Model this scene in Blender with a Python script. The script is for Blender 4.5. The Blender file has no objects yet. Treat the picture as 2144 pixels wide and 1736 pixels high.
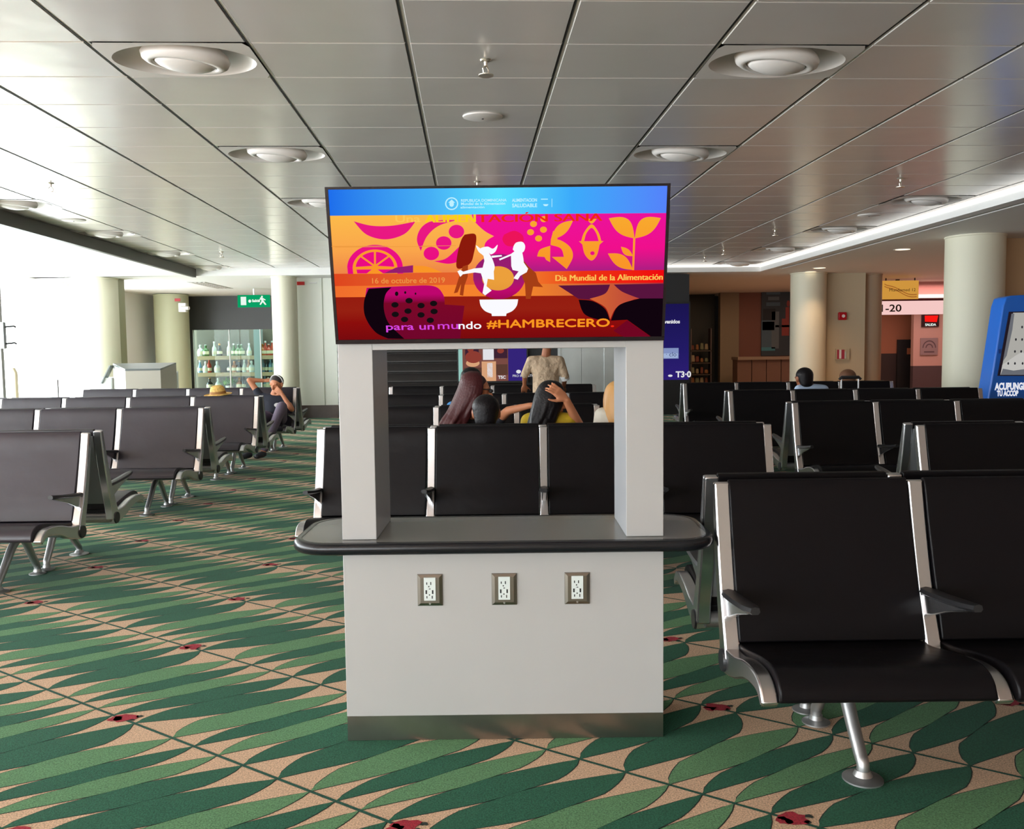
import bpy, bmesh, math, random
from mathutils import Vector, Matrix
random.seed(7)
PI = math.pi
SC = bpy.context.scene
COL = SC.collection

# ------------------------------------------------------------------ camera
F_PX = 1850.0
cd = bpy.data.cameras.new('camera')
cam = bpy.data.objects.new('camera', cd); COL.objects.link(cam)
cd.sensor_fit = 'HORIZONTAL'; cd.sensor_width = 36.0
cd.lens = 36.0 * F_PX / 2144.0
cd.clip_start = 0.05; cd.clip_end = 200
PITCH = math.atan(131.0 / F_PX); ROLL = 0.012
cam.matrix_world = (Matrix.Translation((0, 0, 1.35)) @ Matrix.Rotation(PI/2 - PITCH, 4, 'X')
                    @ Matrix.Rotation(-ROLL, 4, 'Z'))
SC.camera = cam

# ------------------------------------------------------------------ world, view, daylight
EXPO = 0.0
SC.view_settings.view_transform = 'Standard'
SC.view_settings.look = 'None'
SC.view_settings.exposure = EXPO
SC.view_settings.gamma = 1.0
SC.view_settings.use_curve_mapping = False
w = bpy.data.worlds.new('sky'); SC.world = w; w.use_nodes = True
bg = w.node_tree.nodes['Background']
bg.inputs[0].default_value = (0.94, 0.945, 1.0, 1); bg.inputs[1].default_value = 14.0

def area(name, loc, rot, sx, sy, power, color=(1, 1, 1), portal=False, spread=None):
    l = bpy.data.lights.new(name, 'AREA'); l.shape = 'RECTANGLE'; l.size = sx; l.size_y = sy
    l.energy = power; l.color = color
    if portal: l.cycles.is_portal = True
    if spread: l.spread = spread
    o = bpy.data.objects.new(name, l); COL.objects.link(o); o.location = loc; o.rotation_euler = rot
    return o
WX = -9.6                                     # plane of the window wall
area('daylight_left', (WX - 0.25, 6.5, 1.6), (0, -PI/2, 0), 3.1, 29.1, 0, portal=True)
area('daylight_behind', (-6.0, -7.25, 1.6), (PI/2, 0, 0), 7.2, 3.1, 0, portal=True)

# ------------------------------------------------------------------ materials
MATS = {}
def mat(name, col, rough=0.5, metal=0.0, noise=None, bump=None, spec=0.5, coat=0, alpha=None, emit=None, es=0, col2=None):
    if name in MATS: return MATS[name]
    m = bpy.data.materials.new(name); m.use_nodes = True; MATS[name] = m
    nt = m.node_tree; b = nt.nodes['Principled BSDF']
    b.inputs['Base Color'].default_value = (*col, 1); b.inputs['Roughness'].default_value = rough
    b.inputs['Metallic'].default_value = metal; b.inputs['Specular IOR Level'].default_value = spec
    b.inputs['Coat Weight'].default_value = coat
    if emit: b.inputs['Emission Color'].default_value = (*emit, 1); b.inputs['Emission Strength'].default_value = es
    if noise:
        tc = nt.nodes.new('ShaderNodeTexCoord'); n = nt.nodes.new('ShaderNodeTexNoise')
        n.inputs['Scale'].default_value = noise[0]; n.inputs['Detail'].default_value = 4
        nt.links.new(tc.outputs['Object'], n.inputs['Vector'])
        r = nt.nodes.new('ShaderNodeValToRGB'); k = noise[1]
        c2 = col2 if col2 else tuple(min(1, c*(1+k)) for c in col)
        r.color_ramp.elements[0].color = (*[c*(1-k) for c in col], 1); r.color_ramp.elements[1].color = (*c2, 1)
        r.color_ramp.elements[0].position = 0.3; r.color_ramp.elements[1].position = 0.7
        nt.links.new(n.outputs[0], r.inputs[0]); nt.links.new(r.outputs[0], b.inputs['Base Color'])
    if bump:
        tc = nt.nodes.new('ShaderNodeTexCoord'); n = nt.nodes.new('ShaderNodeTexNoise')
        n.inputs['Scale'].default_value = bump[0]; n.inputs['Detail'].default_value = 3
        nt.links.new(tc.outputs['Object'], n.inputs['Vector'])
        bn = nt.nodes.new('ShaderNodeBump'); bn.inputs['Strength'].default_value = bump[1]
        bn.inputs['Distance'].default_value = bump[2] if len(bump) > 2 else 0.01
        nt.links.new(n.outputs[0], bn.inputs['Height']); nt.links.new(bn.outputs[0], b.inputs['Normal'])
    return m
def emi(name, col, s=1.0):
    if name in MATS: return MATS[name]
    m = bpy.data.materials.new(name); m.use_nodes = True; MATS[name] = m; nt = m.node_tree
    nt.nodes.remove(nt.nodes['Principled BSDF']); e = nt.nodes.new('ShaderNodeEmission')
    e.inputs[0].default_value = (*col, 1); e.inputs[1].default_value = s * 2**(-EXPO)
    nt.links.new(e.outputs[0], nt.nodes['Material Output'].inputs[0]); return m
def srgb(r, g, b):
    f = lambda c: (c/255/12.92) if c/255 <= 0.04045 else ((c/255+0.055)/1.055)**2.4
    return (f(r), f(g), f(b))
def emgrad(name, stops, axis='Z', s=1.0):
    """emission of a lit screen with a ramp over local 0..1 coordinate"""
    m = bpy.data.materials.new(name); m.use_nodes = True; nt = m.node_tree
    nt.nodes.remove(nt.nodes['Principled BSDF']); e = nt.nodes.new('ShaderNodeEmission')
    tc = nt.nodes.new('ShaderNodeTexCoord'); sp = nt.nodes.new('ShaderNodeSeparateXYZ')
    nt.links.new(tc.outputs['Object'], sp.inputs[0]); r = nt.nodes.new('ShaderNodeValToRGB')
    lo, hi = stops[0][0], stops[-1][0]
    mp = nt.nodes.new('ShaderNodeMapRange'); mp.inputs['From Min'].default_value = lo; mp.inputs['From Max'].default_value = hi
    nt.links.new(sp.outputs[axis], mp.inputs[0]); nt.links.new(mp.outputs[0], r.inputs[0])
    el = r.color_ramp.elements
    while len(el) < len(stops): el.new(0.5)
    for q, (p, c) in zip(el, stops): q.position = (p-lo)/(hi-lo); q.color = (*srgb(*c), 1)
    nt.links.new(r.outputs[0], e.inputs[0]); e.inputs[1].default_value = s * 2**(-EXPO)
    nt.links.new(e.outputs[0], nt.nodes['Material Output'].inputs[0]); return m
def glass(name, tint, refl=0.08, rough=0.0, gz=.6):
    m = bpy.data.materials.new(name); m.use_nodes = True; MATS[name] = m; nt = m.node_tree
    nt.nodes.remove(nt.nodes['Principled BSDF'])
    t = nt.nodes.new('ShaderNodeBsdfTransparent'); t.inputs[0].default_value = (*tint, 1)
    g = nt.nodes.new('ShaderNodeBsdfGlossy'); g.inputs['Roughness'].default_value = rough
    x = nt.nodes.new('ShaderNodeMixShader'); lw = nt.nodes.new('ShaderNodeLayerWeight'); pw = nt.nodes.new('ShaderNodeMath')
    pw.operation = 'POWER'; pw.inputs[1].default_value = 5.0; fr = nt.nodes.new('ShaderNodeMath'); fr.operation = 'MULTIPLY_ADD'
    fr.inputs[1].default_value = gz; fr.inputs[2].default_value = refl*.5
    nt.links.new(lw.outputs['Facing'], pw.inputs[0]); nt.links.new(pw.outputs[0], fr.inputs[0]); nt.links.new(fr.outputs[0], x.inputs[0]); nt.links.new(t.outputs[0], x.inputs[1]); nt.links.new(g.outputs[0], x.inputs[2])
    nt.links.new(x.outputs[0], nt.nodes['Material Output'].inputs[0]); return m

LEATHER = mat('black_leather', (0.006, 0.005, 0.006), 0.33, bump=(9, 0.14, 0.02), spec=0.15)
GLARED = mat('glare_leather', (0.026, 0.020, 0.028), 0.36, noise=(2, .2), bump=(5, 0.14, 0.03), spec=0.45)  # left benches: window glare painted in as paler, shinier purple-grey leather
ALU = mat('cast_aluminium', (0.66, 0.66, 0.68), 0.27, 1.0)
ALUD = mat('satin_aluminium', (0.5, 0.5, 0.5), 0.42, 0.9)
PLAST = mat('black_plastic', (0.02, 0.02, 0.022), 0.4)
BACKSH = mat('grey_shell', (0.24, 0.25, 0.26), 0.35, 0.2)
LAMI = mat('pale_grey_laminate', (0.46, 0.45, 0.44), 0.42, noise=(3, 0.02), spec=0.4)
LAMIS = mat('laminate_edge', (0.44, 0.45, 0.47), 0.25, spec=.5)
CTOP = mat('dark_grey_counter', (0.17, 0.165, 0.15), 0.22, spec=0.6)
CEDGE = mat('black_rubber_edge', (0.010, 0.011, 0.014), 0.24, spec=0.4)
STEEL = mat('brushed_steel', (0.30, 0.28, 0.25), 0.3, 1.0, noise=(6, 0.12))
WHITE = mat('white_paint', (0.80, 0.80, 0.78), 0.5)
WHITEP = mat('white_plastic', (0.82, 0.82, 0.80), 0.35)
BLACK = mat('black_paint', (0.008, 0.008, 0.009), 0.5)

# ------------------------------------------------------------------ mesh helpers
def tag(o, label=None, cat=None, group=None, kind=None):
    if label: o['label'] = label
    if cat: o['category'] = cat
    if group: o['group'] = group
    if kind: o['kind'] = kind
    return o
def empty(name, loc, rz=0, **k):
    o = bpy.data.objects.new(name, None); COL.objects.link(o); o.location = loc; o.rotation_euler = (0, 0, rz)
    o.empty_display_size = 0.1
    return tag(o, **k)
def obj(name, bm, m, parent=None, smooth=True, sharp=35, bevel=0, **k):
    me = bpy.data.meshes.new(name)
    bmesh.ops.recalc_face_normals(bm, faces=bm.faces[:]) if not k.pop('keepn', False) else None
    bm.to_mesh(me); bm.free()
    for q in (m if isinstance(m, (list, tuple)) else [m]): me.materials.append(q)
    o = bpy.data.objects.new(name, me); COL.objects.link(o)
    if parent: o.parent = parent
    if bevel:
        bv = o.modifiers.new('bevel', 'BEVEL'); bv.width = bevel; bv.segments = 2; bv.limit_method = 'ANGLE'; bv.angle_limit = 0.6
        bv.harden_normals = False
    if smooth:
        me.shade_smooth()
        me.set_sharp_from_angle(angle=math.radians(sharp))
    return tag(o, **k)
def box(bm, x0, x1, y0, y1, z0, z1, mi=0, M=None):
    v = [bm.verts.new((x, y, z)) for z in (z0, z1) for y in (y0, y1) for x in (x0, x1)]
    if M: 
        for q in v: q.co = M @ q.co
    for f in ((0, 2, 3, 1), (4, 5, 7, 6), (0, 1, 5, 4), (2, 6, 7, 3), (0, 4, 6, 2), (1, 3, 7, 5)):
        bm.faces.new([v[i] for i in f]).material_index = mi
    return v
def bx(x0, x1, y0, y1, z0, z1):
    bm = bmesh.new(); box(bm, x0, x1, y0, y1, z0, z1); return bm
def poly(bm, pts, mi=0):
    f = bm.faces.new([bm.verts.new(p) for p in pts]); f.material_index = mi; return f
def extr(bm, pts2, a0, a1, axis='X', mi=0):
    """closed 2D outline extruded along an axis"""
    def P(p, a):
        return (a, p[0], p[1]) if axis == 'X' else ((p[0], a, p[1]) if axis == 'Y' else (p[0], p[1], a))
    A = [bm.verts.new(P(p, a0)) for p in pts2]; B = [bm.verts.new(P(p, a1)) for p in pts2]
    n = len(A)
    f1 = bm.faces.new(A); f2 = bm.faces.new(B[::-1]); f1.material_index = f2.material_index = mi
    for i in range(n):
        bm.faces.new((A[i], A[(i+1) % n], B[(i+1) % n], B[i])).material_index = mi
    return A, B
def tube(bm, pts, rads, seg=12, cap=True, mi=0):
    pts = [Vector(p) for p in pts]
    if not isinstance(rads, (list, tuple)): rads = [rads]*len(pts)
    rings = []; up = None
    for i, p in enumerate(pts):
        d = (pts[min(i+1, len(pts)-1)] - pts[max(i-1, 0)]).normalized()
        if up is None: up = Vector((0, 0, 1)) if abs(d.z) < 0.9 else Vector((1, 0, 0))
        s = d.cross(up).normalized(); up = s.cross(d).normalized()
        rr = rads[i]; rx, ry = rr if isinstance(rr, tuple) else (rr, rr)
        rings.append([bm.verts.new(p + s*rx*math.cos(2*PI*k/seg) + up*ry*math.sin(2*PI*k/seg)) for k in range(seg)])
    for a, b in zip(rings, rings[1:]):
        for k in range(seg): bm.faces.new((a[k], a[(k+1) % seg], b[(k+1) % seg], b[k])).material_index = mi
    if cap: bm.faces.new(rings[0][::-1]).material_index = mi; bm.faces.new(rings[-1]).material_index = mi
def lathe(bm, prof, c=(0, 0, 0), seg=32, sx=1, sy=1, mi=0):
    rings = []
    for r, z in prof:
        if r < 1e-6: rings.append([bm.verts.new((c[0], c[1], c[2]+z))])
        else: rings.append([bm.verts.new((c[0]+r*sx*math.cos(2*PI*k/seg), c[1]+r*sy*math.sin(2*PI*k/seg), c[2]+z)) for k in range(seg)])
    for a, b in zip(rings, rings[1:]):
        for k in range(seg):
            q = [a[k % len(a)], a[(k+1) % len(a)], b[(k+1) % len(b)], b[k % len(b)]]
            u = []
            for v in q:
                if v not in u: u.append(v)
            if len(u) > 2: bm.faces.new(u).material_index = mi
def sph(bm, c, r, sub=2, M=None):
    r = r if isinstance(r, (tuple, list)) else (r, r, r)
    T = Matrix.Translation(c) @ (M if M else Matrix.Identity(4)) @ Matrix.Diagonal((*r, 1))
    return bmesh.ops.create_icosphere(bm, subdivisions=sub, radius=1, matrix=T)['verts']
def hull(bm, balls, sub=2):
    """convex hull of ellipsoids given as (centre, radii)"""
    t = bmesh.new()
    for b in balls: sph(t, b[0], b[1], sub, b[2] if len(b) > 2 else None)
    r = bmesh.ops.convex_hull(t, input=t.verts[:])
    bmesh.ops.delete(t, geom=[v for v in t.verts if not v.link_faces], context='VERTS')
    me = bpy.data.meshes.new('t'); t.to_mesh(me); t.free(); bm.from_mesh(me); bpy.data.meshes.remove(me)
def text_into(bm, body, size, M, mi=0, sx=1.0, align='LEFT', extrude=0.0, bold=0.0):
    c = bpy.data.curves.new('t', 'FONT'); c.body = body; c.size = size; c.align_x = align; c.extrude = extrude; c.offset = bold
    c.resolution_u = 4
    o = bpy.data.objects.new('t', c); COL.objects.link(o)
    bpy.context.view_layer.update()
    me = bpy.data.meshes.new_from_object(o.evaluated_get(bpy.context.evaluated_depsgraph_get()))
    n0 = len(bm.faces); v0 = len(bm.verts)
    bm.from_mesh(me); bm.verts.ensure_lookup_table(); bm.faces.ensure_lookup_table()
    S = Matrix.Diagonal((sx, 1, 1, 1))
    for v in bm.verts[v0:]: v.co = M @ (S @ v.co)
    for f in bm.faces[n0:]: f.material_index = mi
    bpy.data.objects.remove(o); bpy.data.curves.remove(c); bpy.data.meshes.remove(me)
def remeshed(bm, voxel=0.012, smooth=2):
    me = bpy.data.meshes.new('r'); bm.to_mesh(me); bm.free()
    o = bpy.data.objects.new('r', me); COL.objects.link(o)
    r = o.modifiers.new('r', 'REMESH'); r.mode = 'VOXEL'; r.voxel_size = voxel
    if smooth: s = o.modifiers.new('s', 'SMOOTH'); s.iterations = smooth; s.factor = 0.5
    bpy.context.view_layer.update()
    m2 = bpy.data.meshes.new_from_object(o.evaluated_get(bpy.context.evaluated_depsgraph_get()))
    b2 = bmesh.new(); b2.from_mesh(m2)
    bpy.data.objects.remove(o); bpy.data.meshes.remove(me); bpy.data.meshes.remove(m2)
    return b2
FACE_CAM = Matrix.Rotation(PI/2, 4, 'X')      # text in XY -> upright, read from -Y
# where a sight line through a pixel of the photograph meets a plane of the room (used only to measure)
def ray(x, y):
    a = x - 1072.0; b = 868.0 - y; c, s = math.cos(ROLL), math.sin(ROLL)
    u = a*c + b*s; v = -a*s + b*c; cy, sy = math.cos(PITCH), math.sin(PITCH)
    return u, F_PX*cy + v*sy, v*cy - F_PX*sy
def onfloor(x, y, z=0.0):
    d = ray(x, y); t = (z-1.35)/d[2]; return Vector((d[0]*t, d[1]*t, z))
def at(x, y, Y):
    d = ray(x, y); t = Y/d[1]; return Vector((d[0]*t, Y, 1.35 + d[2]*t))

# ------------------------------------------------------------------ floor with woven carpet pattern
def carpet_mat(name, col, k=0.42):
    m = mat(name, col, 0.95, noise=(190, k), bump=(420, 0.35, 0.004), spec=0.12)
    b = m.node_tree.nodes['Principled BSDF']; b.inputs['Sheen Weight'].default_value = .07; b.inputs['Sheen Roughness'].default_value = .45
    return m
TAN = carpet_mat('carpet_tan', srgb(206, 172, 142)); DGR = carpet_mat('carpet_dark_green', srgb(36, 92, 68))
LGR = carpet_mat('carpet_light_green', srgb(92, 136, 94)); LIN = carpet_mat('carpet_line', srgb(30, 78, 62))
OUT = carpet_mat('carpet_outline', srgb(44, 52, 44)); REDC = carpet_mat('carpet_red', srgb(160, 34, 50))
bm = bmesh.new()
poly(bm, [(-10, -8, 0), (12.8, -8, 0), (12.8, 27, 0), (-10, 27, 0)], 0)
U = Vector((.826, -.564)); N = Vector((.564, .826))
OFF = [.08, .31, .43, .56, .69, .86, 1.01, 1.12, 1.22, 1.33]
COLR = [1, 2, 1, 2, 1, 1, 2, 1, 2, 1]; PER = 1.388; GAP = 0.64; N0 = 1.825
def fc(k): return -3.03 - 0.478*k
def node(k, j):
    return fc(k) + OFF[j % 10] + PER*(j//10)
def W2(t, n, z): p = U*t + N*n; return (p.x, p.y, z)
for k in range(-3, 24):
    n0 = N0 + GAP*k
    for j in range(-90, 130):
        t0, t1 = node(k, j), node(k+1, j+5)
        # leaf j starts on line k and ends five nodes back on line k+1 one period on
        t1 = node(k+1, j-5) + PER if True else t1
        p = U*(t0+t1)/2 + N*(n0+GAP/2)
        if not (-9.4 < p.x < 8.4 and 0.3 < p.y < 20.5): continue
        tl0, tl1 = node(k, j-1), node(k+1, j-6) + PER
        tr0, tr1 = node(k, j+1), node(k+1, j-4) + PER
        far = p.y > 9
        nv = 8 if far else 16
        for lay, grow, zz in ((0, 0.0035, 0.0004), (1, 0.0, 0.0008)):
            if lay == 0 and p.y > 7: continue
            L, R = [], []
            for i in range(nv+1):
                v = i/nv; gl = min(0.99, 1.14*math.sin(PI*v**.78)**1.05); gr = min(0.99, 1.14*math.sin(PI*(1-v)**.78)**1.05)
                tc = t0+(t1-t0)*v
                wl = (tc - (tl0+(tl1-tl0)*v))/2*gl; wr = ((tr0+(tr1-tr0)*v) - tc)/2*gr
                L.append((tc-wl-grow, v)); R.append((tc+wr+grow, v))
            pts = R + L[-2:0:-1]
            poly(bm, [W2(t, n0+GAP*v, zz) for t, v in pts], 4 if lay == 0 else COLR[j % 10])
    # the straight line the leaves hang on
    def keep(t): p = U*t + N*n0; return -9.6 < p.x < 9 and 0.2 < p.y < 21
    ts = [i*0.1 for i in range(-250, 250) if keep(i*0.1)]
    if ts: poly(bm, [W2(ts[0], n0-.006, .0011), W2(ts[-1], n0-.006, .0011), W2(ts[-1], n0+.006, .0011), W2(ts[0], n0+.006, .0011)], 3)
    for q in range(-12, 16):
        tcn = fc(k) + PER*q + 0.005; p = U*tcn + N*(n0+0.01)
        if not (-9.4 < p.x < 8.4 and 0.3 < p.y < 12): continue
        rr = random.Random(k*100+q)
        for mi, R0, dx, dy in ((5, .034, 0, 0), (5, .02, -.03, -.012), (4, .010, .05, .01), (4, .008, .035, -.022)):
            pts = []
            for i in range(14):
                a = 2*PI*i/14; r = R0*(0.7+0.6*rr.random())
                pts.append((p.x+dx+r*1.25*math.cos(a), p.y+dy+r*math.sin(a), .0015))
            poly(bm, pts, mi)
obj('floor', bm, [TAN, DGR, LGR, LIN, OUT, REDC], smooth=False, kind='structure')

# ------------------------------------------------------------------ ceiling: metal tray, white soffit round it
KC = 0.0464
def c2w(x, y, z=0): d = 1+KC*KC; return Vector(((x-KC*y)/d, (y+KC*x)/d, z))
RC = Matrix(((1, -KC, 0, 0), (KC, 1, 0, 0), (0, 0, 1, 0), (0, 0, 0, 1)))   # ceiling frame -> room
RC = Matrix.Rotation(math.atan(KC), 4, 'Z')
CM = mat('ceiling_metal', (0.82, 0.785, 0.765), 0.22, 0.3, bump=(0.9, 0.25, 0.05), spec=0.5)
CT = mat('ceiling_rail', (0.85, 0.84, 0.82), 0.4, 0.1); CD = mat('ceiling_gap', (0.03, 0.03, 0.03), 0.7)
SOF = mat('soffit_white', (0.82, 0.81, 0.79), 0.6)
CW, CR, CX0, CY0 = 0.892, 0.625, -0.327, 5.16
TX0, TX1, TY1 = -5.53, 6.02, 18.2
DVIS = [(-1, 2), (-1, 3), (-1, 4), (-1, 5), (0, 0), (0, 1), (0, 2), (1, 0), (1, 1), (2, 2), (2, 3), (2, 4), (2, 5)]
DIFF = [(CX0 + CW*(n*4-1.5), CY0 + CR*(0.5+4*m)) for n, m in DVIS]
bm = bmesh.new()
H = 3.1
def isdiff(cx, cy): return any(abs(cx-a) < .3 and abs(cy-b) < .3 for a, b in DIFF)
for i in range(-7, 9):
    xa, xb = CX0 + CW*i, CX0 + CW*(i+1)
    for j in range(-22, 23):
        ya, yb = CY0 + CR*j, CY0 + CR*(j+1)
        X0, X1, Y0, Y1 = max(xa+.012, TX0), min(xb-.012, TX1), ya+.004, min(yb-.004, TY1)
        if X1-X0 < .05 or Y1-Y0 < .05: continue
        if isdiff((xa+xb)/2, (ya+yb)/2): continue
        b = 0.006
        o = [(X0, Y0), (X1, Y0), (X1, Y1), (X0, Y1)]; q = [(X0+b, Y0+b), (X1-b, Y0+b), (X1-b, Y1-b), (X0+b, Y1-b)]
        vo = [bm.verts.new(RC @ Vector((*p, H+.008))) for p in o]; vi = [bm.verts.new(RC @ Vector((*p, H))) for p in q]
        bm.faces.new(vi).material_index = 0
        for s in range(4): bm.faces.new((vo[s], vo[(s+1) % 4], vi[(s+1) % 4], vi[s])).material_index = 0
    if TX0 < xa < TX1:
        box(bm, xa-.012, xa-.003, -8.5, TY1, H+.002, H+.03, 2, RC); box(bm, xa-.003, xa+.012, -8.5, TY1, H+.005, H+.03, 1, RC)
for j in range(-22, 23):
    ya = CY0 + CR*j
    if ya < TY1: box(bm, TX0, TX1, ya-.005, ya+.005, H+.007, H+.02, 1, RC)
box(bm, TX0-.3, TX1+.3, -9, TY1+.3, H+.09, H+.12, 2, RC)
# soffit ring (one room height lower); the right hand part has a dark slot
ZS = 2.95
extr(bm, [(-9.9, -7.5), (TX0+.4, -7.5), c2w(TX0, TY1).to_tuple()[:2], (-9.9, c2w(-9, TY1).y+.3)], ZS, H+.06, 'Z', 3)
box(bm, TX1, 6.20, -9.5, TY1, ZS, H+.06, 3, RC)
box(bm, 6.20, 6.28, -9.5, 17.6, ZS+.05, H+.06, 2, RC)
box(bm, 6.28, 14, -9.5, TY1, ZS, H+.06, 3, RC); box(bm, 6.20, 6.28, 17.6, TY1, ZS, H+.06, 3, RC)
box(bm, -9.2, 14, TY1, 19.0, ZS, H+.06, 3, RC)
box(bm, -9.6, 14, 19.02, 30, ZS+.012, H+.06, 3, RC)
obj('ceiling', bm, [CM, CT, CD, SOF], smooth=False, kind='structure')
# edge trims of the tray
bm = bmesh.new()
box(bm, TX0-.02, TX0+.05, -9, TY1, ZS-.03, H-.01, 0, RC)
obj('trim_1', bm, mat('shaded_fascia', (0.10, 0.10, 0.09), 0.5), smooth=False, kind='structure')  # left fascia: shade of its unlit face painted in as dark colour
COVE = emi('cove_light', (1.0, 0.97, 0.9), 1.4)
bm = bmesh.new()
box(bm, TX1-.012, TX1, -9, TY1, H-.06, H-.005, 0, RC); box(bm, 0.5, TX1, TY1-.012, TY1, H-.05, H-.005, 0, RC)
obj('trim_2', bm, COVE, smooth=False, kind='structure')

# diffusers
DIFM = mat('diffuser_white', (0.74, 0.70, 0.67), 0.38)
def diffuser():
    r = empty('ceiling_diffuser', (0, 0, 0))
    bm = bmesh.new(); seg = 48; a, b = CW/2-.008, CR/2+.003; ra, rb = .415, .285
    ring, sq = [], []
    for k in range(seg):
        t = 2*PI*k/seg; ring.append(bm.verts.new((ra*math.cos(t), rb*math.sin(t), 0)))
        c, s = math.cos(t), math.sin(t); m = min(a/abs(c) if abs(c) > 1e-6 else 9, b/abs(s) if abs(s) > 1e-6 else 9)
        sq.append(bm.verts.new((m*c, m*s, 0)))
    for k in range(seg): bm.faces.new((ring[k], ring[(k+1) % seg], sq[(k+1) % seg], sq[k]))
    prof = [(1.0, 0), (.975, .016), (.90, .038), (.80, .058), (.68, .072), (.50, .080)]
    last = ring
    for q, z in prof[1:]:
        cur = [bm.verts.new((ra*q*math.cos(2*PI*k/seg), rb*q*math.sin(2*PI*k/seg), z)) for k in range(seg)]
        for k in range(seg): bm.faces.new((last[k], last[(k+1) % seg], cur[(k+1) % seg], cur[k]))
        last = cur
    bm.faces.new(last)
    for v in bm.verts: v.co.z -= 0.004
    obj('tile_plate', bm, DIFM, r, sharp=40)
    bm = bmesh.new()
    tilt = Matrix.Rotation(0.10, 4, 'Y')
    lathe(bm, [(.205, .078), (.245, .05), (.262, .02), (.250, -.012), (.225, -.028), (.195, -.030), (.186, -.022), (.18, .0)], seg=40, sy=.70)
    for v in bm.verts: v.co = tilt @ v.co
    obj('nozzle_ring', bm, DIFM, r, sharp=60)
    bm = bmesh.new(); lathe(bm, [(.176, .0), (.174, -.022), (.155, -.036), (.11, -.052), (.05, -.062), (0, -.064)], seg=40, sy=.70)
    for v in bm.verts: v.co = tilt @ v.co
    obj('nozzle_core', bm, DIFM, r, sharp=60)
    return r
def children(o): return [c for c in bpy.data.objects if c.parent == o]
def copy_tree(o, parent=None):
    kids = KIDS[o.name] if o.name in KIDS else [c for c in bpy.data.objects if c.parent == o]
    KIDS[o.name] = kids
    c = o.copy(); COL.objects.link(c); c.parent = parent
    for ch in kids: copy_tree(ch, c)
    return c
KIDS = {}
dproto = None
DL = {(0, 0): 'nearest round white air diffuser in the ceiling, upper left above the kiosk screen',
      (1, 0): 'nearest round white air diffuser in the ceiling, upper right above the kiosk screen',
      (0, 1): 'second round air diffuser back, over the left edge of the kiosk screen',
      (1, 1): 'second round air diffuser back, over the right edge of the kiosk screen',
      (0, 2): 'round air diffuser half hidden by the upper left corner of the screen',
      (-1, 2): 'nearest air diffuser beside the dark ceiling edge at far left, cut by the picture',
      (-1, 3): 'second air diffuser along the dark left ceiling edge',
      (-1, 4): 'third air diffuser along the dark left ceiling edge',
      (-1, 5): 'farthest small air diffuser where the dark left ceiling edge ends',
      (2, 2): 'nearest air diffuser beside the lit cove edge on the right',
      (2, 3): 'second air diffuser back along the lit cove edge on the right',
      (2, 4): 'third air diffuser back along the lit cove edge on the right',
      (2, 5): 'farthest small air diffuser at the corner of the lit cove edge'}
for n, m in DVIS:
    x, y = CX0 + CW*(n*4-1.5), CY0 + CR*(0.5+4*m)
    if n == -1: x += .06
    if dproto is None: dproto = diffuser(); o = dproto
    else: o = copy_tree(dproto)
    p = RC @ Vector((x, y, H)); o.location = p; o.rotation_euler = (0, 0, math.atan(KC))
    tag(o, DL[(n, m)], 'air diffuser', 'round air diffusers in the metal ceiling')

# sprinklers, speakers, detector
BRASS = mat('sprinkler_metal', (0.78, 0.72, 0.62), 0.3, 0.8)
def sprinkler():
    r = empty('sprinkler_head', (0, 0, 0))
    bm = bmesh.new(); lathe(bm, [(0, 0), (.035, 0), (.03, -.008), (.012, -.012), (.010, -.035), (.014, -.04), (0, -.042)], seg=16)
    obj('stem', bm, BRASS, r)
    bm = bmesh.new()
    tube(bm, [(-.006, 0, -.035), (-.024, 0, -.055), (-.018, 0, -.08), (0, 0, -.092), (.018, 0, -.08), (.024, 0, -.055), (.006, 0, -.035)], .0045, 8)
    obj('frame_arm', bm, BRASS, r)
    bm = bmesh.new(); lathe(bm, [(0, -.09), (.046, -.088), (.046, -.094), (0, -.097)], seg=16); obj('deflector', bm, BRASS, r)
    return r
SPL = ['nearest sprinkler head hanging from the ceiling above the kiosk screen', 'sprinkler head just above the top edge of the screen',
       'dark sprinkler head in the bright ceiling reflection at far left', 'sprinkler head in the right part of the metal ceiling',
       'tiny sprinkler head near the far left end of the ceiling', 'tiny sprinkler head behind the right edge of the screen',
       'small sprinkler head on the ceiling between the right diffusers', 'farthest tiny sprinkler head at the far right of the ceiling']
sp = None
for (x, y), lb in zip([(.12, 5.44), (.1, 9.23), (-4.19, 9.24), (4.49, 9.12), (-4.18, 15.33), (4.47, 15.47), (4.5, 12.94), (4.44, 16.63)], SPL):
    o = sprinkler() if sp is None else copy_tree(sp)
    sp = sp or o
    o.location = RC @ Vector((x, y, H)); o.rotation_euler = (0, 0, .8); tag(o, lb, 'sprinkler', 'ceiling sprinkler heads')
def speaker():
    r = empty('ceiling_speaker', (0, 0, 0))
    bm = bmesh.new(); lathe(bm, [(.15, 0), (.147, -.008), (.13, -.014), (0, -.018)], seg=36, sy=.8); obj('cover', bm, DIFM, r)
    bm = bmesh.new(); lathe(bm, [(.008, -.017), (.008, -.022), (0, -.022)], seg=12); obj('screw', bm, BLACK, r)
    return r
s0 = None
for (x, y), lb in zip([(.12, 6.71), (5.3, 11.61), (-5.03, 11.68)],
    ['round white ceiling cover with a dark centre screw above the screen', 'thin flat ceiling cover between the right hand diffusers',
     'thin flat ceiling cover between the left hand diffusers']):
    o = speaker() if s0 is None else copy_tree(s0); s0 = s0 or o
    o.location = RC @ Vector((x, y, H)); o.rotation_euler = (0, 0, math.atan(KC)); tag(o, lb, 'ceiling cover', 'flat round ceiling covers')
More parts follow.
